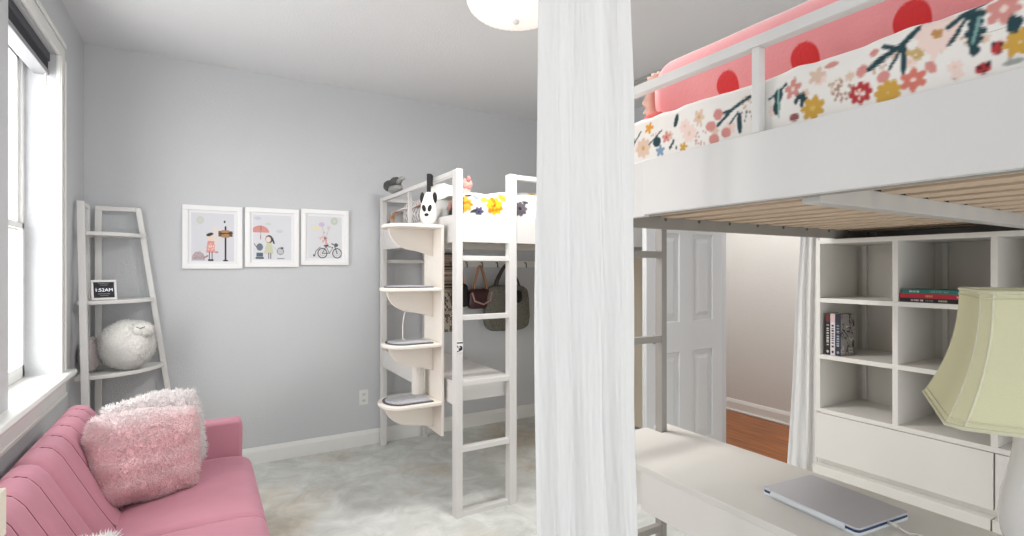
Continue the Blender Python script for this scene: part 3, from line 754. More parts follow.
# steel foot bar seen below the desk: the leg beneath ladder
# laptop
lp = empty_thing('laptop', 'closed silver laptop lying on the near desk', 'laptop', (1.435, .75, .7425), math.radians(-6))
def rr(w, h, r, n=6):
    pts = []
    for cx, cy, a0 in ((w-r, h-r, 0), (-w+r, h-r, 90), (-w+r, -h+r, 180), (w-r, -h+r, 270)):
        for k in range(n+1): a = math.radians(a0+90*k/n); pts.append((cx+r*math.cos(a), cy+r*math.sin(a)))
    return pts
M_lap = mat('silver_lid', (196, 196, 202), .35, metal=.25); M_navy = mat('laptop_navy_edge', (34, 62, 104), .3)
M_lapw = mat('laptop_white_base', (226, 230, 234), .35)
MB().prism(rr(.104, .132, .012), 'z', .0, .0075).build('laptop_base', M_lapw, lp, local=True, bevel=.002)
MB().prism(rr(.1025, .1305, .011), 'z', .0075, .0135).build('edge_gap', M_navy, lp, local=True)
MB().prism(rr(.104, .132, .012), 'z', .0135, .019).build('lid', M_lap, lp, local=True, bevel=.002)
MB().tube([(-.104, -.1, .011), (-.104, .1, .011)], .0075, 14).build('hinge', mat('laptop_hinge', (222, 226, 230), .35), lp, local=True, smooth=True)
cb = empty_thing('charging_cable', 'white charging cable plugged into the laptop side', 'cable', (1.44, .6, .743))
mb = MB(); mb.tube([(1.432, .6175, .754), (1.430, .596, .7535)], .0042, 12); mb.build('plug', mat('cord_white'), cb, smooth=True)
pts = [(1.430, .596, .7535), (1.428, .585, .751), (1.432, .572, .7465), (1.444, .568, .7455), (1.45, .55, .7455), (1.445, .5, .7455), (1.42, .44, .7455), (1.43, .36, .7455), (1.47, .3, .7455)]
MB().tube(pts, .0022, 8).build('cord', mat('cord_white'), cb, smooth=True)

# ------------------------------------------------------------------ bookcase on the right
bk = empty_thing('bookcase', 'white cube bookcase with drawers along right wall under near bed', 'bookcase', (2.9, .5, 0))
xf, xb = 2.71, 3.09; yE = 1.497; cols_ = [1.497, 1.141, .796, .451, .106, -.239]; tk = .022
mb = MB(); mb.box(xf, xb, -.239, yE, 1.498, 1.520); mb.build('top_board', M_melamine, bk, bevel=.0015)
for i, y in enumerate(cols_):
    yy = (y-tk, y) if i == 0 else ((y-.011, y+.011))
    MB().box(xf+(.0 if i == 0 else .001), xb, yy[0], yy[1], .645, 1.498).build('upright', M_melamine, bk, bevel=.001)
for z in (1.222, .935, .66):
    MB().box(xf, xb, -.239, yE-tk, z-.022, z).build('shelf_board', M_melamine, bk, bevel=.001)
MB().box(xb, xb+.008, -.239, yE, .06, 1.52).build('back_panel', mat('back_panel_white', (214, 210, 202), .6), bk)
# inset rear lips seen inside each cube
for i in range(5):
    y1_, y0_ = cols_[i]-.012, cols_[i+1]+.012
    for (z0, z1) in ((1.2225, 1.4975), (.9355, 1.1995), (.6605, .9125)):
        m = MB(); m.box(xb-.016, xb-.0005, y1_-.055, y1_-.035, z0+.002, z1-.002); m.build('rear_strip', M_melamine, bk, bevel=.001)
MB().box(xf+.02, xb, -.239, yE, .0, .637).build('cabinet_body', M_melamine, bk, bevel=.001)
for (ya, yb) in ((.799, yE), (.109, .793), (-.239, .103)):
    MB().box(xf, xf+.018, ya, yb, .405, .635).build('drawer_front', M_melamine, bk, bevel=.0015)
    MB().box(xf-.03, xf+.018, ya, yb, .06, .378).build('drawer_front', M_melamine, bk, bevel=.0015)
# books
def book(y0, y1, x0, x1, z0, z1, label, cover, spine_cv, standing, group, face_cv=None):
    b = empty_thing('book', label, 'book', ((x0+x1)/2, (y0+y1)/2, z0), group=group)
    c = .0015
    M_pg = mat('book_pages', (222, 216, 200), .8)
    if standing:   # spine faces -x
        mb = MB(); mb.box(x0, x1, y0, y0+c, z0, z1); mb.box(x0, x1, y1-c, y1, z0, z1); mb.box(x0, x0+c, y0+c, y1-c, z0, z1); mb.build('cover', cover, b)
        MB().box(x0+c, x1-.003, y0+c, y1-c, z0+.002, z1-.003).build('pages', M_pg, b)
        painted_panel('spine_print', spine_cv, (x0-.0006, y1-.001, z1-.001), (0, -(y1-y0)+.002, 0), (0, 0, -(z1-z0)+.002), b)
        if face_cv: painted_panel('cover_print', face_cv, (x0+.001, y0-.0006, z1-.001), (x1-x0-.002, 0, 0), (0, 0, -(z1-z0)+.002), b)
    else:
        mb = MB(); mb.box(x0, x1, y0, y1, z0, z0+c); mb.box(x0, x1, y0, y1, z1-c, z1); mb.box(x0, x0+c, y0, y1, z0+c, z1-c); mb.build('cover', cover, b)
        MB().box(x0+c, x1-.003, y0+.003, y1-.003, z0+c, z1-c).build('pages', M_pg, b)
        painted_panel('spine_print', spine_cv, (x0-.0006, y1-.001, z1-.0005), (0, -(y1-y0)+.002, 0), (0, 0, -(z1-z0)+.001), b)
    return b
def spine(w, h, bg, mark, top=None, base=None, seed=0, horiz=False):
    r = random.Random(seed); c = Canvas(w, h, bg)
    if top: c.rect(0, 0, w, h*.2, top)
    if horiz:
        for x, t, L_, q in mark:
            xx = x*w
            while xx < (x+L_)*w: c.rect(xx, h*.3, xx+r.uniform(1, 2.4), h*.7, q); xx += r.uniform(2.4, 4)
    else:
        y = h*.27
        while y < h*.8: c.rect(w*.25, y, w*.75, y+r.uniform(1.5, 4), mark); y += r.uniform(4, 7)
        c.ell(w/2, h*.92, w*.25, 3, mark)
    if base: c.rect(0, h*.9, w, h, base)
    return c
z0 = .9355
manga = Canvas(60, 90, (150, 146, 142))
rr_ = random.Random(5)
for k in range(46):
    x, y = rr_.random()*60, rr_.random()*90; manga.line([(x, y), (x+rr_.uniform(-12, 12), y+rr_.uniform(-12, 12)), (x+rr_.uniform(-14, 14), y+rr_.uniform(-6, 14))], rr_.uniform(.5, 1.7), rr_.choice([(40, 38, 40), (70, 66, 68), (205, 202, 196), (40, 38, 40), (140, 112, 116)]))
manga.ell(44, 80, 10, 5, (196, 190, 176)); manga.line([(38, 80), (50, 80)], 1, (60, 56, 56))
book(1.436, 1.459, 2.73, 2.85, z0, z0+.208, 'dark paperback with red-topped spine, leftmost of three upright books', mat('book_black', (34, 30, 32), .5), spine(12, 90, (36, 32, 34), (196, 190, 184), (96, 44, 44), seed=1), True, 'upright paperbacks in the bookcase')
book(1.412, 1.4345, 2.73, 2.85, z0, z0+.209, 'white paperback with black lettering, middle of three upright books', mat('book_white', (214, 206, 206), .5), spine(12, 90, (212, 204, 206), (52, 48, 52), (206, 178, 178), seed=2), True, 'upright paperbacks in the bookcase')
book(1.386, 1.4105, 2.73, 2.865, z0, z0+.208, 'black paperback with grey comic drawing cover, rightmost of three upright books', mat('book_navy', (44, 46, 56), .5), spine(12, 90, (48, 50, 60), (146, 152, 168), (40, 42, 52), seed=3), True, 'upright paperbacks in the bookcase', manga)
zz = 1.2225
book(.893, 1.125, 2.72, 2.87, zz, zz+.018, 'black paperback at bottom of the three stacked books', mat('book_black'), spine(160, 10, (28, 24, 28), [(.18, 0, .2, (206, 196, 196)), (.42, 0, .1, (130, 120, 110)), (.62, 0, .12, (190, 180, 150)), (.92, 0, .04, (180, 190, 190))], seed=4, horiz=True), False, 'books lying flat in the bookcase')
book(.9, 1.128, 2.722, 2.87, zz+.0185, zz+.038, 'red paperback in the middle of the three stacked books', mat('book_red', (176, 36, 52), .5), spine(160, 10, (176, 38, 54), [(.44, 0, .1, (214, 164, 90)), (.92, 0, .03, (220, 190, 190))], seed=5, horiz=True), False, 'books lying flat in the bookcase')
book(.895, 1.12, 2.721, 2.87, zz+.0385, zz+.057, 'teal paperback on top of the three stacked books', mat('book_teal', (34, 110, 104), .5), spine(160, 10, (34, 104, 98), [(.14, 0, .16, (190, 210, 204)), (.48, 0, .3, (120, 150, 140)), (.92, 0, .04, (150, 190, 220))], seed=6, horiz=True), False, 'books lying flat in the bookcase')

# ------------------------------------------------------------------ table lamp
tl = empty_thing('table_lamp', 'white ceramic table lamp with pale green bell shade on the near desk', 'lamp', (1.455, .35, .742))
lc = Vector((1.46, .347)); e1 = Vector((1.533-1.22, .587-.42)); e1.normalize(); ang = math.atan2(e1.y, e1.x)-.02
def sq(k, cut):   # octagon: square half-size k with cut corners
    c = k-cut; p = [(k, -c), (k, c), (c, k), (-c, k), (-k, c), (-k, -c), (-c, -k), (c, -k)]
    return [Vector((lc.x+a*math.cos(ang)-b*math.sin(ang), lc.y+a*math.sin(ang)+b*math.cos(ang))) for a, b in p]
prof = []
for k in range(15):
    t = k/14; kk = .178-(.178-.118)*(1-(1-t)**2.1)
    prof.append((kk, 1.07+.255*t))
mb = MB(); rings = []
for k, z in prof:
    rings.append([mb.bm.verts.new((p.x, p.y, z)) for p in sq(k, k*.13)])
for A, B in zip(rings, rings[1:]):
    for k in range(8): mb.bm.faces.new((A[k], A[(k+1) % 8], B[(k+1) % 8], B[k]))
M_shade = mat('pale_green_linen', (240, 238, 204), .9, .3, 500, trans=.3)
mb.build('lamp_shade', M_shade, tl, solid=.003, smooth=False)
mb = MB()
for i in range(8):
    mb.tube([(sq(k, k*.13)[i].x, sq(k, k*.13)[i].y, z) for k, z in prof], .0028, 6)
for (k, z) in (prof[0], prof[-1]):
    P_ = sq(k+.001, k*.13); mb.tube([(p.x, p.y, z) for p in P_+[P_[0]]], .0042, 6)
    P_ = sq(k-.0035 if z < 1.2 else k+.003, k*.13); dz = .012 if z < 1.2 else -.012; mb.tube([(p.x, p.y, z+dz) for p in P_+[P_[0]]], .0015, 6)
mb.build('piping', mat('shade_piping', (222, 220, 192), .9, .4, 500), tl, smooth=True)
MB().lathe([(0, 0), (.07, 0), (.075, .006), (.07, .018), (.05, .026), (.058, .05), (.07, .085), (.074, .12), (.07, .165), (.06, .21), (.052, .25), (.05, .28), (.053, .315), (.062, .34), (.055, .352), (.02, .358), (0, .358)], (lc.x, lc.y, .7425), 48).build('lamp_base', mat('white_ceramic', (234, 233, 230), .2, spec=.5), tl, smooth=True)
mb = MB(); mb.tube([(lc.x, lc.y, 1.09), (lc.x, lc.y, 1.13)], .012, 14); mb.tube([(lc.x, lc.y, 1.12), (lc.x, lc.y, 1.31)], .003, 8)
for a in (0, PI/2, PI, 1.5*PI): mb.tube([(lc.x, lc.y, 1.31), (lc.x+.115*math.cos(a+ang), lc.y+.115*math.sin(a+ang), 1.318)], .002, 6)
mb.build('shade_holder', mat('brass', (180, 150, 90), .3, metal=1), tl, smooth=True)

# ------------------------------------------------------------------ curtains
def curtain(name, label, c, dvec, edge, folds, amp, z0, z1, nu=220, nv=150, seed=0):
    # edge(v) -> (left offset, right offset) along dvec at v (0 bottom .. 1 top)
    d = Vector((dvec[0], dvec[1], 0)).normalized(); nrm = Vector((-d.y, d.x, 0))
    root = empty_thing(name, label, 'curtain', (c[0], c[1], z0))
    mb = MB()
    def fn(u, v):
        a, b = edge(v); w = a+(b-a)*u
        s = u*folds
        f = math.sin(2*PI*s+.6*math.sin(v*3+seed))*amp*(.55+.45*noise.noise(Vector((u*3+seed, v*.8, 0))))
        f += .008*noise.noise(Vector((u*5.5+seed+v*2.5, v*3.4, 2)))*(1.4-v*.8)
        f += .0013*noise.noise(Vector((u*24+seed+v*4, v*12, 5)))*(1.9-v)+.0011*noise.noise(Vector((u*34+seed+v*9, v*44, 5)))*(1.5-v)
        w += .008*noise.noise(Vector((u*9+seed, v*3.5, 7)))
        p = Vector((c[0], c[1], 0))+d*w+nrm*f; p.z = z0+(z1-z0)*v
        return p
    mb.grid(nu, nv, fn)
    mb.build('curtain_cloth', M_curtain, root, smooth=True, solid=.0015, recalc=False)
    return root
Rv = (.859, -.512)
def e_main(v):
    # widths measured in metres at 1.35 m from the lens
    l = .070+(-.0)*v; L0 = -.121 - .011*(1-v) + .002*math.sin(v*9)
    R0 = .109+.036*(1-v)+.002*math.sin(v*14)+.0015*math.sin(v*31)
    return L0, R0
mc = curtain('divider_curtain', 'tall white crinkled gauze curtain hanging floor to ceiling in the foreground', (.855, 1.062), Rv, e_main, 3.0, .005, .012, HC-.03, nu=260, nv=260)
mb = MB(); mb.box(.845, .865, .2, 1.35, HC-.022, HC-.0005); mb.build('curtain_track', M_trim, mc, bevel=.002)
def e_r(v):
    t = (1-v)
    return .10-.135*t**1.2, .15
rc = curtain('divider_curtain', 'white gauze curtain gathered beyond the near bed at end of the bookcase', (2.66, 1.60), Rv, e_r, 3.0, .010, .012, HC-.03, seed=9, nv=160)
tr = MB(); tr.box(2.725, 2.75, 1.45, 2.86, HC-.024, HC-.0005); tr.build('curtain_track', mat('track_grey', (170, 170, 168), .4), rc, bevel=.003)

# ------------------------------------------------------------------ framed pictures
def art1():
    c = Canvas(96, 104, (218, 219, 224)); c.rect(0, 0, 96, 104, (217, 218, 223))
    c.ell(20, 16, 9, 9, (206, 211, 204)); c.ring(20, 16, 5, 1, (196, 203, 192)); c.ell(54, 50, 10, 24, (226, 218, 214))
    c.ell(16, 97, 14, 14, (186, 168, 172)); c.dots(16, 92, 10, (150, 134, 138), 16, .8); c.line([(28, 96), (36, 92)], 2, (170, 132, 136)); c.rect(0, 101, 30, 104, (214, 214, 220))
    c.ell(41, 54, 7, 6, (236, 212, 198)); c.ell(41, 46, 8, 3.5, (50, 50, 56), -.25)
    for k in range(14): c.line([(37+k, 61), (34+k*1.35, 84)], 1, (222, 154, 148))
    c.dots(44, 74, 8, (244, 226, 216), 16, .8); c.line([(40, 84), (40, 100)], 1, (90, 84, 88)); c.line([(46, 84), (46, 100)], 1, (90, 84, 88)); c.rect(37, 99, 49, 103, (54, 52, 56)); c.ell(56, 84, 4, 2.5, (196, 140, 150))
    c.line([(76, 28), (76, 102)], 1.5, (40, 42, 46)); c.rect(60, 38, 92, 50, (110, 84, 60)); c.rect(67, 36, 84, 52, (176, 134, 90)); c.line([(62, 44), (92, 42)], 1.2, (56, 48, 44)); c.ell(74, 18, 2, 3, (60, 60, 64)); c.ell(76, 102, 6, 2, (44, 44, 48))
    return c
def art2():
    c = Canvas(96, 112, (219, 220, 224)); c.ell(12, 9, 9, 4, (200, 206, 216)); c.ell(38, 22, 7, 3.5, (200, 214, 206)); c.ell(66, 40, 9, 4, (204, 206, 214))
    c.ell(18, 44, 22, 17, (214, 146, 140)); c.rect(0, 44, 45, 66, (219, 220, 224)); c.line([(20, 28), (19, 60)], .8, (150, 120, 116))
    c.ell(40, 60, 9, 10, (92, 84, 86)); c.ell(38, 61, 6, 7, (238, 218, 206)); c.line([(48, 58), (52, 70)], 2, (70, 64, 66))
    for k in range(13): c.line([(35+k*.8, 70), (29+k*1.7, 95)], 1.2, (206, 206, 176))
    c.line([(39, 95), (39, 108)], 1.2, (70, 66, 66)); c.line([(44, 95), (44, 108)], 1.2, (70, 66, 66))
    c.ell(17, 80, 8, 9, (112, 122, 134)); c.rect(9, 94, 25, 104, (86, 104, 120)); c.rect(7, 105, 27, 109, (52, 56, 64)); c.line([(4, 72), (9, 80)], 1, (110, 110, 116))
    c.ell(68, 88, 8, 9, (196, 196, 200)); c.ring(68, 90, 8, .8, (110, 108, 112)); c.ell(72, 82, 4, 3, (86, 84, 88)); c.rect(60, 107, 78, 109, (120, 118, 122)); c.line([(48, 76), (62, 90)], .7, (180, 176, 176))
    return c
def art3():
    c = Canvas(96, 112, (220, 221, 224)); c.ell(74, 12, 11, 11, (206, 212, 202)); c.ring(74, 12, 7, 1, (188, 198, 182)); c.ell(22, 32, 14, 6, (226, 220, 196)); c.ell(38, 22, 8, 6, (202, 190, 210))
    c.ell(58, 30, 5, 5, (214, 202, 206)); c.line([(40, 28), (46, 58)], .6, (180, 176, 180)); c.line([(58, 34), (50, 58)], .6, (180, 176, 180))
    c.ell(48, 58, 4, 4, (150, 116, 110)); c.dots(44, 56, 14, (224, 172, 170), 22, 1.2); c.dots(48, 68, 8, (214, 150, 150), 18, 1.2)
    for x in (40, 82): c.ring(x, 98, 12.5, 1.3, (64, 60, 62)); c.ring(x, 98, 7, .5, (170, 166, 170)); c.ell(x, 98, 2, 2, (80, 76, 78))
    c.line([(40, 98), (50, 80), (70, 82), (60, 98), (50, 80)], .9, (90, 80, 78)); c.line([(82, 98), (74, 76), (66, 72)], 1.2, (60, 56, 58)); c.line([(40, 98), (60, 98)], .8, (80, 76, 78)); c.line([(46, 78), (56, 77)], 1.8, (40, 38, 40))
    c.ell(79, 76, 6, 5, (96, 94, 100)); c.line([(18, 106), (22, 92), (34, 82)], 1.2, (110, 110, 112)); c.ell(16, 104, 2, 3, (80, 80, 84))
    return c
frs = [(-.112, .240, 1.372, 1.797, art1(), 'white frame with print of child beside a signpost, leftmost of three'),
       (.256, .606, 1.385, 1.802, art2(), 'white frame with print of girl and coral umbrella, middle of three'),
       (.622, .962, 1.400, 1.812, art3(), 'white frame with print of a bicycle, rightmost of three')]
for x0, x1, z0, z1, c, lab in frs:
    f = empty_thing('picture_frame', lab, 'picture', ((x0+x1)/2, YB-.01, z0), group='framed prints on the back wall')
    w = .032; ya, yb = YB-.022, YB-.001
    mb = MB(); mb.box(x0, x1, ya, yb, z1-w, z1); mb.box(x0, x1, ya, yb, z0, z0+w); mb.box(x0, x0+w, ya, yb, z0+w, z1-w); mb.box(x1-w, x1, ya, yb, z0+w, z1-w)
    mb.build('frame', mat('frame_white', (244, 244, 243), .4), f, bevel=.002)
    MB().box(x0+w, x1-w, YB-.012, YB-.006, z0+w, z1-w).build('mount', mat('mount_white', (236, 236, 238), .7), f)
    k = .018
    painted_panel('print', c, (x0+w+k, YB-.0125, z1-w-k), (x1-x0-2*w-2*k, 0, 0), (0, 0, -(z1-z0-2*w-2*k)), f)

# ------------------------------------------------------------------ corner ladder shelf
ls = empty_thing('ladder_shelf', 'white corner ladder shelf with rounded boards standing in the left corner', 'shelf', (-.4, 3.85, 0))
M_ls = mat('ladder_white', (232, 231, 228), .45)
def rad(z): return .248+(1.75-z)*.125
def bar(a, b, w, t=.02):   # flat bar between two points: w in x, t in y
    mb = MB(); A, B = Vector(a), Vector(b)
    for (p, q) in ((A, B),):
        v = [mb.bm.verts.new(P+Vector((sx*w/2, sy*t/2, 0))) for P in (p, q) for sx, sy in ((-1, -1), (1, -1), (1, 1), (-1, 1))]
        for f in ((0, 1, 5, 4), (1, 2, 6, 5), (2, 3, 7, 6), (3, 0, 4, 7), (3, 2, 1, 0), (4, 5, 6, 7)): mb.bm.faces.new([v[i] for i in f])
    return mb
bar((-.588, 3.765, 1.755), (-.515, 3.50, 0), .034, .03).build('leg', M_ls, ls, bevel=.003)
bar((-.345, 4.025, 1.755), (-.11, 4.02, 0), .03, .03).build('leg', M_ls, ls, bevel=.003)
bar((-.545, 4.03, 1.75), (-.545, 4.03, 0), .034, .022).build('leg', M_ls, ls, bevel=.003)
bar((-.59, 3.985, 1.75), (-.59, 3.985, 0), .022, .034).build('leg', M_ls, ls, bevel=.003)
MB().box(-.56, -.34, 4.014, 4.036, 1.728, 1.756).build('top_rail', M_ls, ls, bevel=.003)
MB().box(-.602, -.58, 3.77, 3.99, 1.73, 1.756).build('top_rail', M_ls, ls, bevel=.003)
for z in (1.586, 1.19, .775, .38):
    r = rad(z); pts = [(-.60, 4.04), (-.60, 4.04-r)]
    for k in range(11):
        a = -PI/2+k/10*PI/2; pts.append((-.60+r*.1+(r*.9)*math.cos(a)*1.0, 4.04-r*.0+(-r)*(-math.sin(a))) if 0 else (-.575+(r+.0)*math.sin(PI/2*k/10), 4.04-r*math.cos(PI/2*k/10)*1.0))
    pts.append((-.575+r, 4.04))
    MB().prism(pts, 'z', z-.022, z).build('shelf_board', M_ls, ls, bevel=.003)

# digital clock frame
ck = empty_thing('digital_clock', 'white framed black digital clock showing 1:52AM on the ladder shelf', 'clock', (-.485, 3.79, 1.1905), math.radians(18))
Tm = Matrix.Rotation(math.radians(-14), 4, 'X')
def tilt(mb):
    bmesh.ops.transform(mb.bm, matrix=Tm, verts=mb.bm.verts); return mb
w, h = .06, .118
mb = MB(); mb.box(-w, w, -.008, .008, 0, .013); mb.box(-w, w, -.008, .008, h-.013, h); mb.box(-w, -w+.012, -.008, .008, .013, h-.013); mb.box(w-.012, w, -.008, .008, .013, h-.013); mb.box(-w+.012, w-.012, 0, .008, .013, h-.013)
tilt(mb).build('clock_case', mat('frame_white'), ck, local=True, bevel=.002)
tilt(MB().box(-w+.012, w-.012, -.003, -.0002, .013, h-.013)).build('screen', mat('clock_screen', (26, 26, 32), .25), ck, local=True)
cu = bpy.data.curves.new('t', 'FONT'); cu.body = '1:52AM'; cu.size = .027; cu.align_x = 'CENTER'; cu.extrude = .0004
to = bpy.data.objects.new('t', cu); COL.objects.link(to)
dg = bpy.context.evaluated_depsgraph_get(); dg.update(); tm = bpy.data.meshes.new_from_object(to.evaluated_get(dg)); bpy.data.objects.remove(to); 
mb = MB(); mb.bm.from_mesh(tm)
bmesh.ops.transform(mb.bm, matrix=Tm @ Matrix.Translation((0, -.0035, .05)) @ Matrix.Rotation(PI/2, 4, 'X'), verts=mb.bm.verts)
mb.build('digits', mat('clock_digits', (225, 228, 235), .5, emit=.6), ck, local=True)
mb = MB()
for z, a in ((.098, .026), (.088, .018), (.036, .028), (.026, .02)): mb.box(-a, a, -.0042, -.0031, z-.0015, z+.0015)
tilt(mb).build('small_text_rows', mat('clock_dim', (150, 152, 160), .5), ck, local=True)
MB().prism([(-.0, .0), (.06, 0), (.02, .06)], 'x', -.01, .01).build('stand', M_trim, ck, local=True)

# ------------------------------------------------------------------ fluffy things
def fur(name, body_fn, n, ln, wd, cfn, parent=None, label=None, sheen=0, local=False, droop=.3):
    """body_fn(mb): closed smooth surface; tufts grow on it, all one mesh"""
    mb = MB(); body_fn(mb); bm = mb.bm
    bmesh.ops.recalc_face_normals(bm, faces=bm.faces); bm.normal_update()
    faces = list(bm.faces); A = np.array([f.calc_area() for f in faces]); idx = rng.choice(len(faces), n, p=A/A.sum())
    nb = len(bm.verts); bm.verts.ensure_lookup_table()
    cols = [cfn(v.co, 0) for v in bm.verts]
    for k in idx:
        f = faces[k]; vs = [v.co for v in f.verts[:]][:3]
        a, b = random.random(), random.random()
        if a+b > 1: a, b = 1-a, 1-b
        p = vs[0]+(vs[1]-vs[0])*a+(vs[2]-vs[0])*b
        if len(f.verts) == 4 and random.random() < .5:
            q = [v.co for v in f.verts]; p = q[0]+(q[2]-q[0])*a+(q[3]-q[0])*b
        nn = f.normal.copy(); d = (nn+Vector((random.gauss(0, .55), random.gauss(0, .55), random.gauss(0, .55)-droop))).normalized()
        t = d.cross(Vector((.3, .5, .8))).normalized()*wd*random.uniform(.6, 1.2); s = d.cross(t).normalized()*wd*.8; L_ = ln*random.uniform(.5, 1.2)
        base = [bm.verts.new(p+t-nn*.002), bm.verts.new(p-t*.5+s-nn*.002), bm.verts.new(p-t*.5-s-nn*.002)]; tip = bm.verts.new(p+d*L_)
        for i in range(3): bm.faces.new((base[i], base[(i+1) % 3], tip))
        c0 = cfn(p, 0); c1 = cfn(p, 1); cols += [c0, c0, c0, c1]
    o = mb.build(name, M_furattr, parent, smooth=True, recalc=False, local=local); put_colors(o, np.array(cols))
    if label: o['label'] = label
    return o
def pillow_body(c, w, h, t, R, n=26, seed=0):
    def fn(mb):
        V = {}
        for s in (1, -1):
            for j in range(n+1):
                for i in range(n+1):
                    a, b = 2*i/n-1, 2*j/n-1; edge_ = i in (0, n) or j in (0, n)
                    if s < 0 and edge_: V[s, i, j] = V[1, i, j]; continue
                    k = ((1-a**4)*(1-b**4))**.5
                    pin = 1-.07*(1-abs(a)**2)*abs(b)**3-.0
                    x = a*w*(1-.08*(1-b*b)*0-.07*(b*b*0)); x = a*w*(1-.06*(1-b**2)**1); z = b*h*(1-.06*(1-a**2)); cr = 1-.13*(a*a*b*b); x *= cr; z *= cr
                    p = Vector((x, s*t*k, z))+Vector((1, 1, 1))*.014*noise.noise(Vector((a*2+seed, b*2, s*.5)))
                    V[s, i, j] = mb.bm.verts.new(R @ p+Vector(c))
        for s in (1, -1):
            for j in range(n):
                for i in range(n):
                    q = [V[s, i, j], V[s, i+1, j], V[s, i+1, j+1], V[s, i, j+1]]
                    mb.bm.faces.new(q if s > 0 else q[::-1])
    return fn
def mixc(a, b, t): return tuple(x*(1-t)+y*t for x, y in zip(a, b))
PK0, PK1, WT = lin((238, 188, 192)), lin((250, 224, 224)), lin((246, 242, 240))
def pinkc(p, tip):
    band = .5+.5*math.sin(p.z*75+2*noise.noise(p*12)); w = max(0, min(1, (p.z-.70)/.10+.25*noise.noise(p*14)))
    c = mixc(PK0, PK1, .35*band+.4*tip); return mixc(c, WT, w*.75)
Rm = Matrix.Rotation(math.radians(-62), 3, 'Z') @ Matrix.Rotation(math.radians(14), 3, 'X') @ Matrix.Rotation(math.radians(8), 3, 'Y')
pl = fur('fluffy_cushion', pillow_body((-.205, 2.66, .592), .215, .195, .11, Matrix.Rotation(math.radians(24), 3, 'Z') @ Matrix.Rotation(math.radians(-14), 3, 'X') @ Matrix.Rotation(math.radians(6), 3, 'Y')), 24000, .015, .0024, pinkc)
tag(pl, 'fluffy blush pink square cushion leaning on the sofa', 'cushion')
wh = fur('fluffy_cushion', pillow_body((-.18, 2.86, .618), .2, .19, .07, Matrix.Rotation(math.radians(16), 3, 'Z') @ Matrix.Rotation(math.radians(-14), 3, 'X') @ Matrix.Rotation(math.radians(-4), 3, 'Y'), seed=4), 12000, .02, .0026, lambda p, t: mixc(lin((228, 214, 214)), WT, .5+.5*t))
tag(wh, 'fluffy white cushion tucked behind the pink cushion on the sofa', 'cushion')
w2 = fur('fluffy_cushion', pillow_body((-.355, 1.69, .525), .19, .155, .08, Matrix.Rotation(math.radians(8), 3, 'Z') @ Matrix.Rotation(math.radians(-30), 3, 'X'), seed=8), 12000, .018, .0024, lambda p, t: mixc(lin((232, 230, 228)), WT, .4+.6*t))
tag(w2, 'shaggy white cushion at near end of the sofa, bottom edge of view', 'cushion')
# plush sheep on shelf
sp_ = empty_thing('plush_sheep', 'round white fluffy plush with a sleepy stitched eye on the ladder shelf', 'toy', (-.40, 3.80, .776))
def sheep(mb): mb.blob((-.375, 3.80, .925), (.135, .11, .138), .95, n=40, m=26, amp=.07, freq=1.6); mb.blob((-.305, 3.75, 1.01), (.06, .05, .045), 1, n=24, m=14)
fur('body', sheep, 9000, .016, .0026, lambda p, t: mixc(lin((240, 238, 232)), lin((252, 251, 248)), t), sp_)
mb = MB(); mb.tube([(-.325, 3.682, 1.035), (-.305, 3.677, 1.027), (-.285, 3.682, 1.035)], .0022, 8); mb.build('stitched_eye', M_black, sp_, smooth=True)
def ball(mb): mb.blob((-.552, 3.83, .875), (.05, .06, .098), 1, n=28, m=18, amp=.06)
b_ = fur('plush_ball', ball, 3000, .012, .0024, lambda p, t: mixc(lin((214, 202, 200)), lin((238, 232, 230)), t)); tag(b_, 'small off-white fuzzy plush tucked behind the left leg of ladder shelf', 'toy')

# ------------------------------------------------------------------ sofa
sf = empty_thing('sofa', 'dusty pink velvet sofa with channel-tufted back under the window', 'sofa', (-.2, 2.3, 0))
M_velvet = mat('pink_velvet', (190, 132, 146), .8, .15, 12, .1, 3, sheen=.35)
b = M_velvet.node_tree.nodes['Principled BSDF']; b.inputs['Sheen Tint'].default_value = (*lin((250, 205, 222)), 1); b.inputs['Sheen Roughness'].default_value = .35
def back_half(y0, y1, seams):
    prof_ = [(-.22, .33), (-.27, .40), (-.325, .50), (-.37, .59), (-.405, .66), (-.43, .71), (-.455, .738), (-.485, .747), (-.515, .735), (-.54, .70), (-.55, .6), (-.55, .42), (-.55, .28)]
    P_ = Prof(prof_); mb = MB(); ny = 150; ns = 50
    def f(u, v):
        s = v*P_.total; y = y0+(y1-y0)*u; x, z = P_(s); x2, z2 = P_(min(P_.total, s+.01)); x1_, z1_ = P_(max(0, s-.01))
        t = Vector((x2-x1_, z2-z1_)); t.normalize(); nrm = Vector((t.y, -t.x)) * (1 if True else -1)
        if nrm.x < 0 and s < .3: nrm = -nrm
        d = min([abs(y-q) for q in seams]+[9]); e = min(y-y0, y1-y)
        fade = max(0, 1-max(0, s-.62)/.2)
        puff = .007*min(1, d/.022)**.6*fade
        end = .05*(1-min(1, e/.05))**2.2
        n2 = Vector((nrm.x, nrm.y)) 
        k = puff-end
        return Vector((x+n2.x*k, y, z+n2.y*k))
    mb.grid(ny, ns, f)
    # close the ends
    bm = mb.bm; bmesh.ops.holes_fill(bm, edges=[e for e in bm.edges if e.is_boundary], sides=0)
    o = mb.build('backrest', M_velvet, sf, smooth=True)
    for q in seams:
        pts = [f((q-y0)/(y1-y0), k/40)+Vector((.0012, 0, .0012)) for k in range(1, 26)]
        MB().tube(pts, .0019, 6).build('seam', mat('rose_thread', (128, 74, 84), .9), o, smooth=True)
    return o
back_half(2.252, 3.09, [2.40, 2.55, 2.70, 2.85, 2.98]); back_half(1.42, 2.246, [1.56, 1.69, 1.82, 1.95, 2.10])
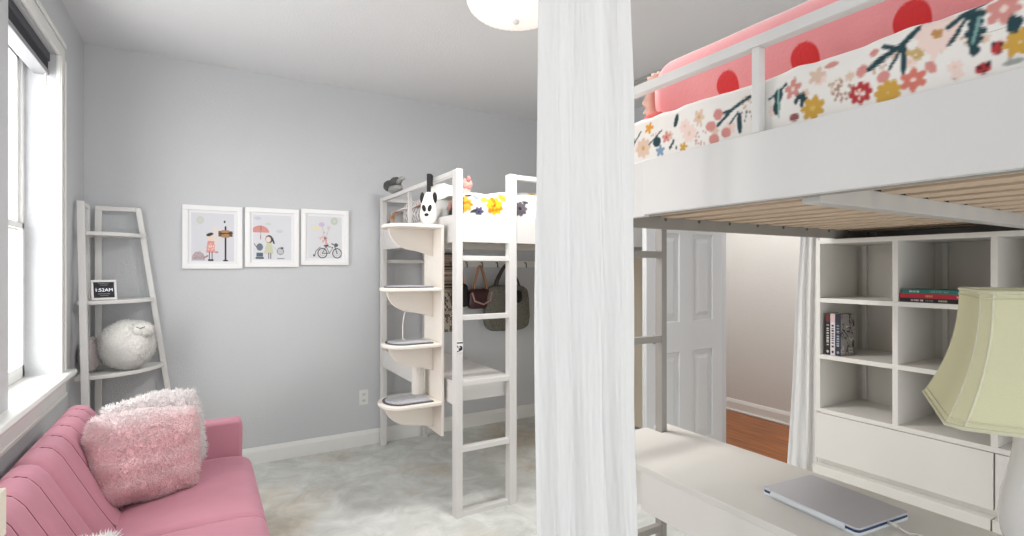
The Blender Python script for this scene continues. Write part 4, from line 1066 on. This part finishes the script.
def seat(y0, y1):
    mb = MB(); n = 40
    def f(u, v):
        # closed loop profile in xz, rounded front
        return None
    P_ = Prof([(-.30, .30), (-.30, .405), (-.24, .418), (-.05, .428), (.11, .426), (.18, .418), (.212, .395), (.222, .36), (.218, .29), (.20, .27), (-.30, .27)])
    ny, ns = 40, 60
    def g(u, v):
        s = v*P_.total; x, z = P_(s); y = y0+(y1-y0)*u; e = min(y-y0, y1-y); k = .022*(1-min(1, e/.022))**2
        z -= k*(1 if z > .38 else -.3); z += .006*math.sin(PI*u)*(1 if z > .38 else 0)+.003*noise.noise(Vector((x*6, y*6, 0)))
        return Vector((x-(k*.5 if x > .1 else 0), y, z))
    mb.grid(ny, ns, g); bm = mb.bm; bmesh.ops.holes_fill(bm, edges=[e for e in bm.edges if e.is_boundary], sides=0)
    return mb.build('seat_cushion', M_velvet, sf, smooth=True)
seat(2.252, 2.995); seat(1.535, 2.246)
for (a, c) in ((2.998, 3.095), (1.42, 1.53)):
    mb = MB(); r = .035
    pts = [(-.5, .12), (.165, .12), (.175, .3), (.18, .52)]
    for k in range(6): q = k/5*PI/2; pts.append((.18-r*.6+r*.6*math.cos(q), .565+r*math.sin(q)))
    pts += [(-.1, .598), (-.5, .585)]
    mb.prism(pts, 'y', a, c); mb.build('armrest', M_velvet, sf, bevel=.022, seg=4)
MB().box(-.53, .17, 1.44, 3.07, .15, .268).build('frame', M_velvet, sf, bevel=.012)
for x in (-.46, .11):
    for y in (1.52, 3.0):
        MB().lathe([(0, 0), (.014, 0), (.024, .15), (0, .15)], (x, y, 0), 16).build('leg', mat('dark_wood_leg', (70, 48, 36), .5), sf, smooth=True)

# ------------------------------------------------------------------ bags, hooks and woven hanging behind the far bed
hk = empty_thing('hook_rail', 'white wall rail with small hooks behind the far bed', 'hooks', (2.2, YB, 1.4))
MB().box(1.72, 2.75, YB-.018, YB-.0005, 1.385, 1.445).build('rail_board', M_trim, hk, bevel=.003)
for x in (1.80, 1.95, 2.10, 2.25, 2.40, 2.55): MB().tube([(x, YB-.018, 1.43), (x, YB-.04, 1.425), (x, YB-.05, 1.405), (x, YB-.045, 1.39), (x, YB-.055, 1.385)], .005, 8).build('hook', mat('hook_dark', (70, 66, 64), .4, metal=.6), hk, smooth=True)
def handbag(name, label, x, y, zt, w, h, d, m, strapm, ztop, taper=.8, n=14, strap_r=.006):
    g = empty_thing(name, label, 'bag', (x, y, zt-h))
    mb = MB(); mb.blob((x, y, zt-h/2), (w/2, d/2, h/2), .45, n=40, m=24, amp=.05, freq=3)
    for v in mb.bm.verts: v.co.x = x+(v.co.x-x)*(1-(1-taper)*(v.co.z-(zt-h))/h)
    mb.build('bag_body', m, g, smooth=True)
    for dy in (-1, 1):
        a = w*.26; pts = []
        for k in range(n+1):
            t = k/n; pts.append((x+a*math.cos(PI*t)*(1-.65*math.sin(PI*t)), y+dy*d*.2*(1-.5*math.sin(PI*t)), zt-.03+(ztop-zt+.03)*math.sin(PI*t)**.75))
        MB().tube(pts, strap_r, 8, flat=1.6).build('handle', strapm, g, smooth=True)
    return g
M_mar = mat('maroon_leather', (66, 36, 38), .4, .1, 60); M_tan = mat('tan_strap', (166, 128, 98), .6); M_tote = mat('grey_tweed', (112, 110, 100), .95, .6, 120, .3, 70)
g = handbag('handbag', 'dark maroon leather handbag with tan straps hanging on the wall hooks', 2.05, 3.975, 1.20, .25, .17, .09, M_mar, M_tan, 1.40)
mb = MB(); mb.tube([(1.95, 3.92, 1.17), (1.97, 3.915, 1.10), (2.05, 3.91, 1.07), (2.12, 3.915, 1.10), (2.14, 3.92, 1.18)], .008, 8); mb.build('front_strap', mat('rose_strap', (186, 146, 136), .6), g, smooth=True)
g = handbag('handbag', 'small black pouch hanging left of the maroon handbag', 1.865, 3.985, 1.25, .16, .20, .07, mat('black_leather', (34, 30, 32), .5), mat('rose_strap'), 1.40)
g = handbag('tote_bag', 'large grey tweed tote bag hanging behind the ladder of far bed', 2.31, 3.965, 1.23, .46, .40, .12, M_tote, mat('tote_strap', (74, 70, 66), .8), 1.41, .9, strap_r=.008)
mb = MB(); mb.blob((2.37, 3.895, 1.13), (.05, .02, .05), .8, amp=.4); mb.build('bow', M_black, g, smooth=True, label='black bow on the tote')
c5 = Canvas(60, 200, (150, 132, 116)); r5 = random.Random(3)
for k in range(26):
    y = k*7.7; q = r5.choice([(66, 56, 50), (196, 184, 168), (118, 96, 80), (44, 40, 38), (170, 150, 130)])
    if k < 13: c5.line([(0, y), (60, y+r5.uniform(-2, 2))], r5.uniform(.8, 2.4), q)
    else:
        for j in range(12): x = j*5; c5.line([(x, y), (x+4, y+4), (x, y+8)], .9, r5.choice([(40, 36, 36), (206, 196, 184)]))
wv = empty_thing('woven_wall_hanging', 'narrow brown and black woven hanging behind the front post of far bed', 'wall hanging', (1.72, 4.03, .85))
MB().box(1.63, 1.83, 4.040, 4.046, .84, 1.49).build('cloth', mat('woven_back', (150, 132, 116), .95), wv)
painted_panel('woven_pattern', c5, (1.63, 4.039, 1.49), (.2, 0, 0), (0, 0, -.65), wv)
MB().tube([(1.61, 4.045, 1.495), (1.85, 4.045, 1.495)], .008, 10).build('rod', mat('dark_wood_leg'), wv)

# ------------------------------------------------------------------ small cream box on a slim stand at the near end of the sofa
bt = empty_thing('cream_box', 'small cream open box on a slim stand at the left edge of view', 'box', (-.45, 1.21, .862))
x0, x1, y0, y1, z0, z1 = -.52, -.322, 1.12, 1.353, .8625, .952
M_bx = mat('cream_box', (236, 230, 212), .5)
mb = MB(); t = .01
mb.box(x0, x1, y0, y1, z0, z0+t); mb.box(x0, x0+t, y0, y1, z0+t, z1); mb.box(x1-t, x1, y0, y1, z0+t, z1); mb.box(x0+t, x1-t, y1-t, y1, z0+t, z1); mb.box(x0+t, x1-t, y0, y0+t, z0+t, z1)
mb.build('box_shell', M_bx, bt, bevel=.002)
sd = empty_thing('side_stand', 'slim cream stand beside near end of the sofa', 'side table', (-.44, 1.22, 0))
MB().box(-.55, -.325, 1.08, 1.345, .845, .862).build('tabletop', M_bx, sd, bevel=.003)
for x in (-.535, -.36):
    for y in (1.095, 1.31): MB().box(x, x+.02, y, y+.02, 0, .845).build('leg', M_bx, sd, bevel=.002)
